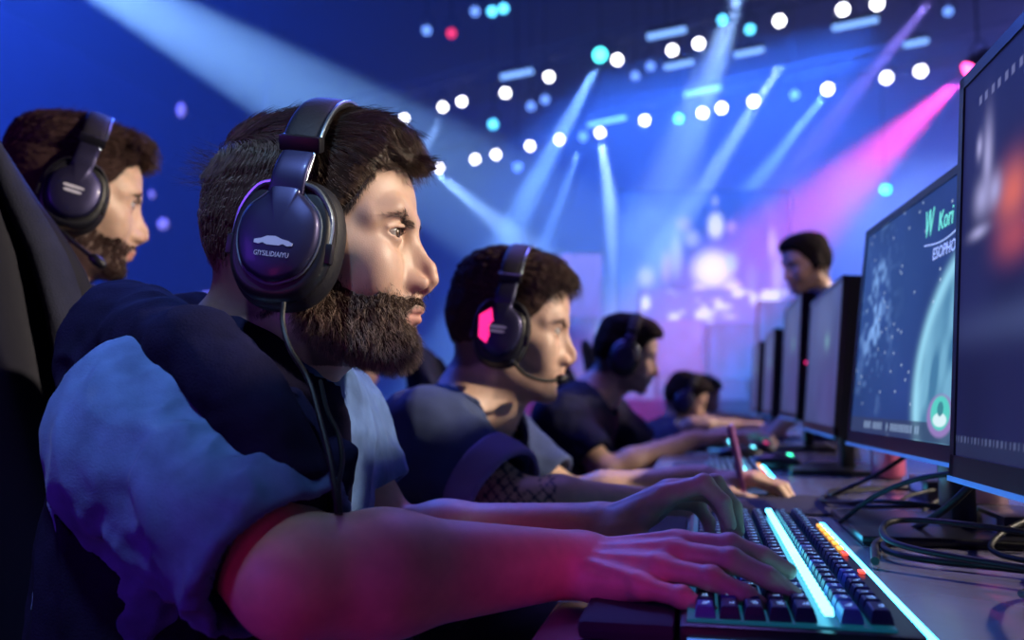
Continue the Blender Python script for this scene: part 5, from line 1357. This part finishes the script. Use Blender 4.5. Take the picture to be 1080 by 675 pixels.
beam('beam_slim', at(873, 96, 17), at(760, 240, 17), 24000, BLUEW, 12, 1.0)
beam('beam_violet', at(990, -10, 11), at(860, 150, 13), 11000, (.30, .22, 1.0), 12, 1.0)
beam('beam_thin', at(615, 146, 17), at(570, 270, 17), 12000, BLUEW, 12, 1.0)
beam('beam_short', at(472, 112, 13), at(430, 190, 13), 7000, PALE, 12, 1.0)
beam('beam_low_left', at(455, 178, 17), at(640, 330, 16), 11000, PALE, 18, 1.0)
lp = at(1024, 74, 9.0)
lamp(lp, L_PINK, 'pink spotlight at the right that throws the wide magenta beam', .10, target=at(862, 222, 8.8))
beam('beam_pink', lp + (at(862, 222, 8.8) - lp) * .02, at(862, 222, 8.8), 5600, (1.0, .06, .40), 25, .9)
# wash lights of the hall
area('wash_blue_left', (-11, 9, 9.6), (-7, 15, 0), 5, 2600, (.02, .09, 1.0))
area('wash_blue_mid', (0, 14, 6.2), (1, 18, 0), 5, 1700, (.03, .15, 1.0))
area('wash_violet_right', (9, 13, 6.2), (7, 18, 0), 4, 1700, (.20, .20, 1.0))
area('wash_stage', (4.5, 19, 5.2), (4.5, 24, 1), 3, 1300, (.20, .36, 1.0))

# ------------------------------------------------------------------ stage with the big picture wall
SD = 15.5
def fplane(px0, px1, py0, py1, d, th=.12):
    """upright slab facing the camera row, spanning the given photo box at depth d"""
    a = at(px0, py0, d); b_ = at(px1, py0, d); c = at(px0, py1, d); return a, b_, c
def paint_wall(u, v):
    c = np.tile(np.array([.020, .075, .42]), (len(u), 1)) * (1 + .25 * nz(u, v, 6))[:, None]
    W = (.80, .84, 1.0); P_ = (.40, .46, .95); L_ = (.45, .30, .80)
    for (a, b_, ru, rv, col, w) in ((.565, .93, .022, .05, P_, .9), (.568, .74, .060, .13, W, 1), (.66, .73, .04, .06, L_, .8), (.43, .64, .06, .09, P_, .8), (.34, .50, .05, .22, P_, .7), (.28, .42, .04, .16, L_, .6),
                                (.16, .34, .06, .10, (.5, .5, .95), .6), (.55, .40, .15, .19, (.85, .88, .80), 1), (.67, .22, .07, .12, W, .9), (.47, .20, .07, .10, W, .85), (.66, .45, .05, .10, (.3, .7, .9), .6), (.90, .60, .035, .16, P_, .8), (.93, .35, .045, .22, P_, .7), (.24, .16, .12, .10, P_, .5), (.78, .30, .04, .2, (.1, .25, .8), .6), (.38, .75, .06, .08, L_, .5)):
        c = mix(c, disc(u, v, a, b_, ru, rv, .6) * w, col)
    return c * .9
M_DISP2 = mat_display('stage_image', 1.7, .6)
def led_wall(name, label, box, d, painter, n=(160, 110), cat='screen', zb=.905):
    a, b_, c = fplane(box[0], box[1], box[3], box[2], d); e = empty(name, tuple((a + b_) / 2), label, cat)
    P0 = a; U = b_ - a; Vv = c - a; nrm = unit(np.cross(U, Vv)); 
    if nrm @ cF > 0: nrm = -nrm
    V, F, Cc = paint_mesh(n[0], n[1], P0, U, Vv, painter, nrm * .03)
    link('screen_face', mesh_np('screen_face', V, F, smooth=False, col=Cc), M_DISP2, e)
    mb = MB(); ex = U * .01; ey = Vv * .015
    Q = [P0 - ex - ey, P0 + U + ex - ey, P0 + U + Vv + ex + ey, P0 + Vv - ex + ey]
    mb.loft([[Vector(q - nrm * .10) for q in Q], [Vector(q + nrm * .02) for q in Q]]); mb.build('cabinet', M_HOUS, e)
    mb = MB()
    for f_ in (.12, .88): 
        p = P0 + U * f_ - nrm * .2; mb.cyl((p[0], p[1], zb), (p[0], p[1], p[2] + .3), .04, n=8)
    mb.build('support', M_TRUSS, e)
    return e
led_wall('stage_screen', 'large blurred picture wall on the stage with a pale figure holding a trophy shape', (652, 832, 203, 338), SD, paint_wall)
def paint_lilac(u, v): return np.tile(np.array([.15, .12, .52]), (len(u), 1)) * (1 + .3 * nz(u, v, 4))[:, None] * (.7 + .5 * v)[:, None]
def paint_blue(u, v): return np.tile(np.array([.03, .10, .42]), (len(u), 1)) * (1 + .3 * nz(u, v, 3))[:, None]
def paint_spill(u, v):
    c = np.tile(np.array([.08, .12, .60]), (len(u), 1)); n_ = np.clip(nz(u * 2, v, 3) * 1.6 + nz(u * 2, v, 7) * .8 + .15, 0, 1)[:, None]; return mix(c, n_, (.62, .72, 1.1)) 
led_wall('side_screen', 'lilac upright side screen at the left of the stage', (591, 634, 268, 335), SD - .6, paint_lilac, (30, 40))
led_wall('light_spill_panel', 'glowing panel added for the bright light spill along the stage front', (676, 830, 306, 346), SD - 1.2, paint_spill, (120, 40))  # glowing surface stands in for light spilling over the stage front
led_wall('podium_screen', 'pale blue panel standing before the screens, left of the attendant', (800, 846, 318, 372), SD - 5, paint_blue, (30, 30), zb=.0)
led_wall('low_screen', 'violet low panel under the stage front, left part', (640, 740, 338, 396), SD - 1.6, paint_lilac, (40, 30))
led_wall('low_screen', 'violet blue low panel under the stage front, right part', (748, 800, 342, 400), SD - 1.6, paint_blue, (40, 30))
mb = MB(); a = at(560, 405, SD - 2.2); b_ = at(1000, 405, SD - 2.2)
mb.box(((a[0] + b_[0]) / 2, (a[1] + b_[1]) / 2 + 1.3, .45), (9.5, 3.6, .9), rot=Matrix.Rotation(PSI, 3, 'Z'), bev=.03); o = mb.build('stage_platform', mat('stage_black', (.03, .035, .12), .5), smooth=True); tag(o, 'low dark stage platform below the picture wall', 'stage')
# small lit signs far left
for k, (px, py, w, h, d) in enumerate([(191, 116, 9, 15, 15), (172, 236, 12, 12, 15), (218, 312, 14, 8, 15), (160, 205, 5, 8, 16)]):
    c = at(px, py, d); e = empty('wall_lamp', tuple(c), ['small pale light high on the left, between the two men', 'small lilac light on the left wall, lower of the pair', 'pale light low behind the hood of the front man', 'faint small light between the upper two wall lights'][k], 'lamp')
    s_ = d / 900; mb = MB(); mb.ell(c, (w * s_ * .5, .06, h * s_ * .5), 16, 10); mb.build('diffuser', mat('wall_lamp_glow', (.4, .35, .8), .5, emit=(.30, .26, .85), es=1.3), e, smooth=True); mb = MB(); mb.box(c + np.array([0, .09, 0]), (w * s_ * .7, .08, h * s_ * .7), bev=.01); mb.build('back_plate', M_HOUS, e)
# a few visitors and players farther off
far_person(372, 398, 3.3, 'blurred man in a dark T-shirt far behind the beard of the front man', None, M_DARK_TEE, pitch=20, hs=True, hsl='headset on the blurred man behind the beard of the front man', cell=.014)
far_person(452, 408, 5.0, 'blurred player between the front man and the second player', None, M_GREY_TEE, pitch=16, hs=False, cell=.016)
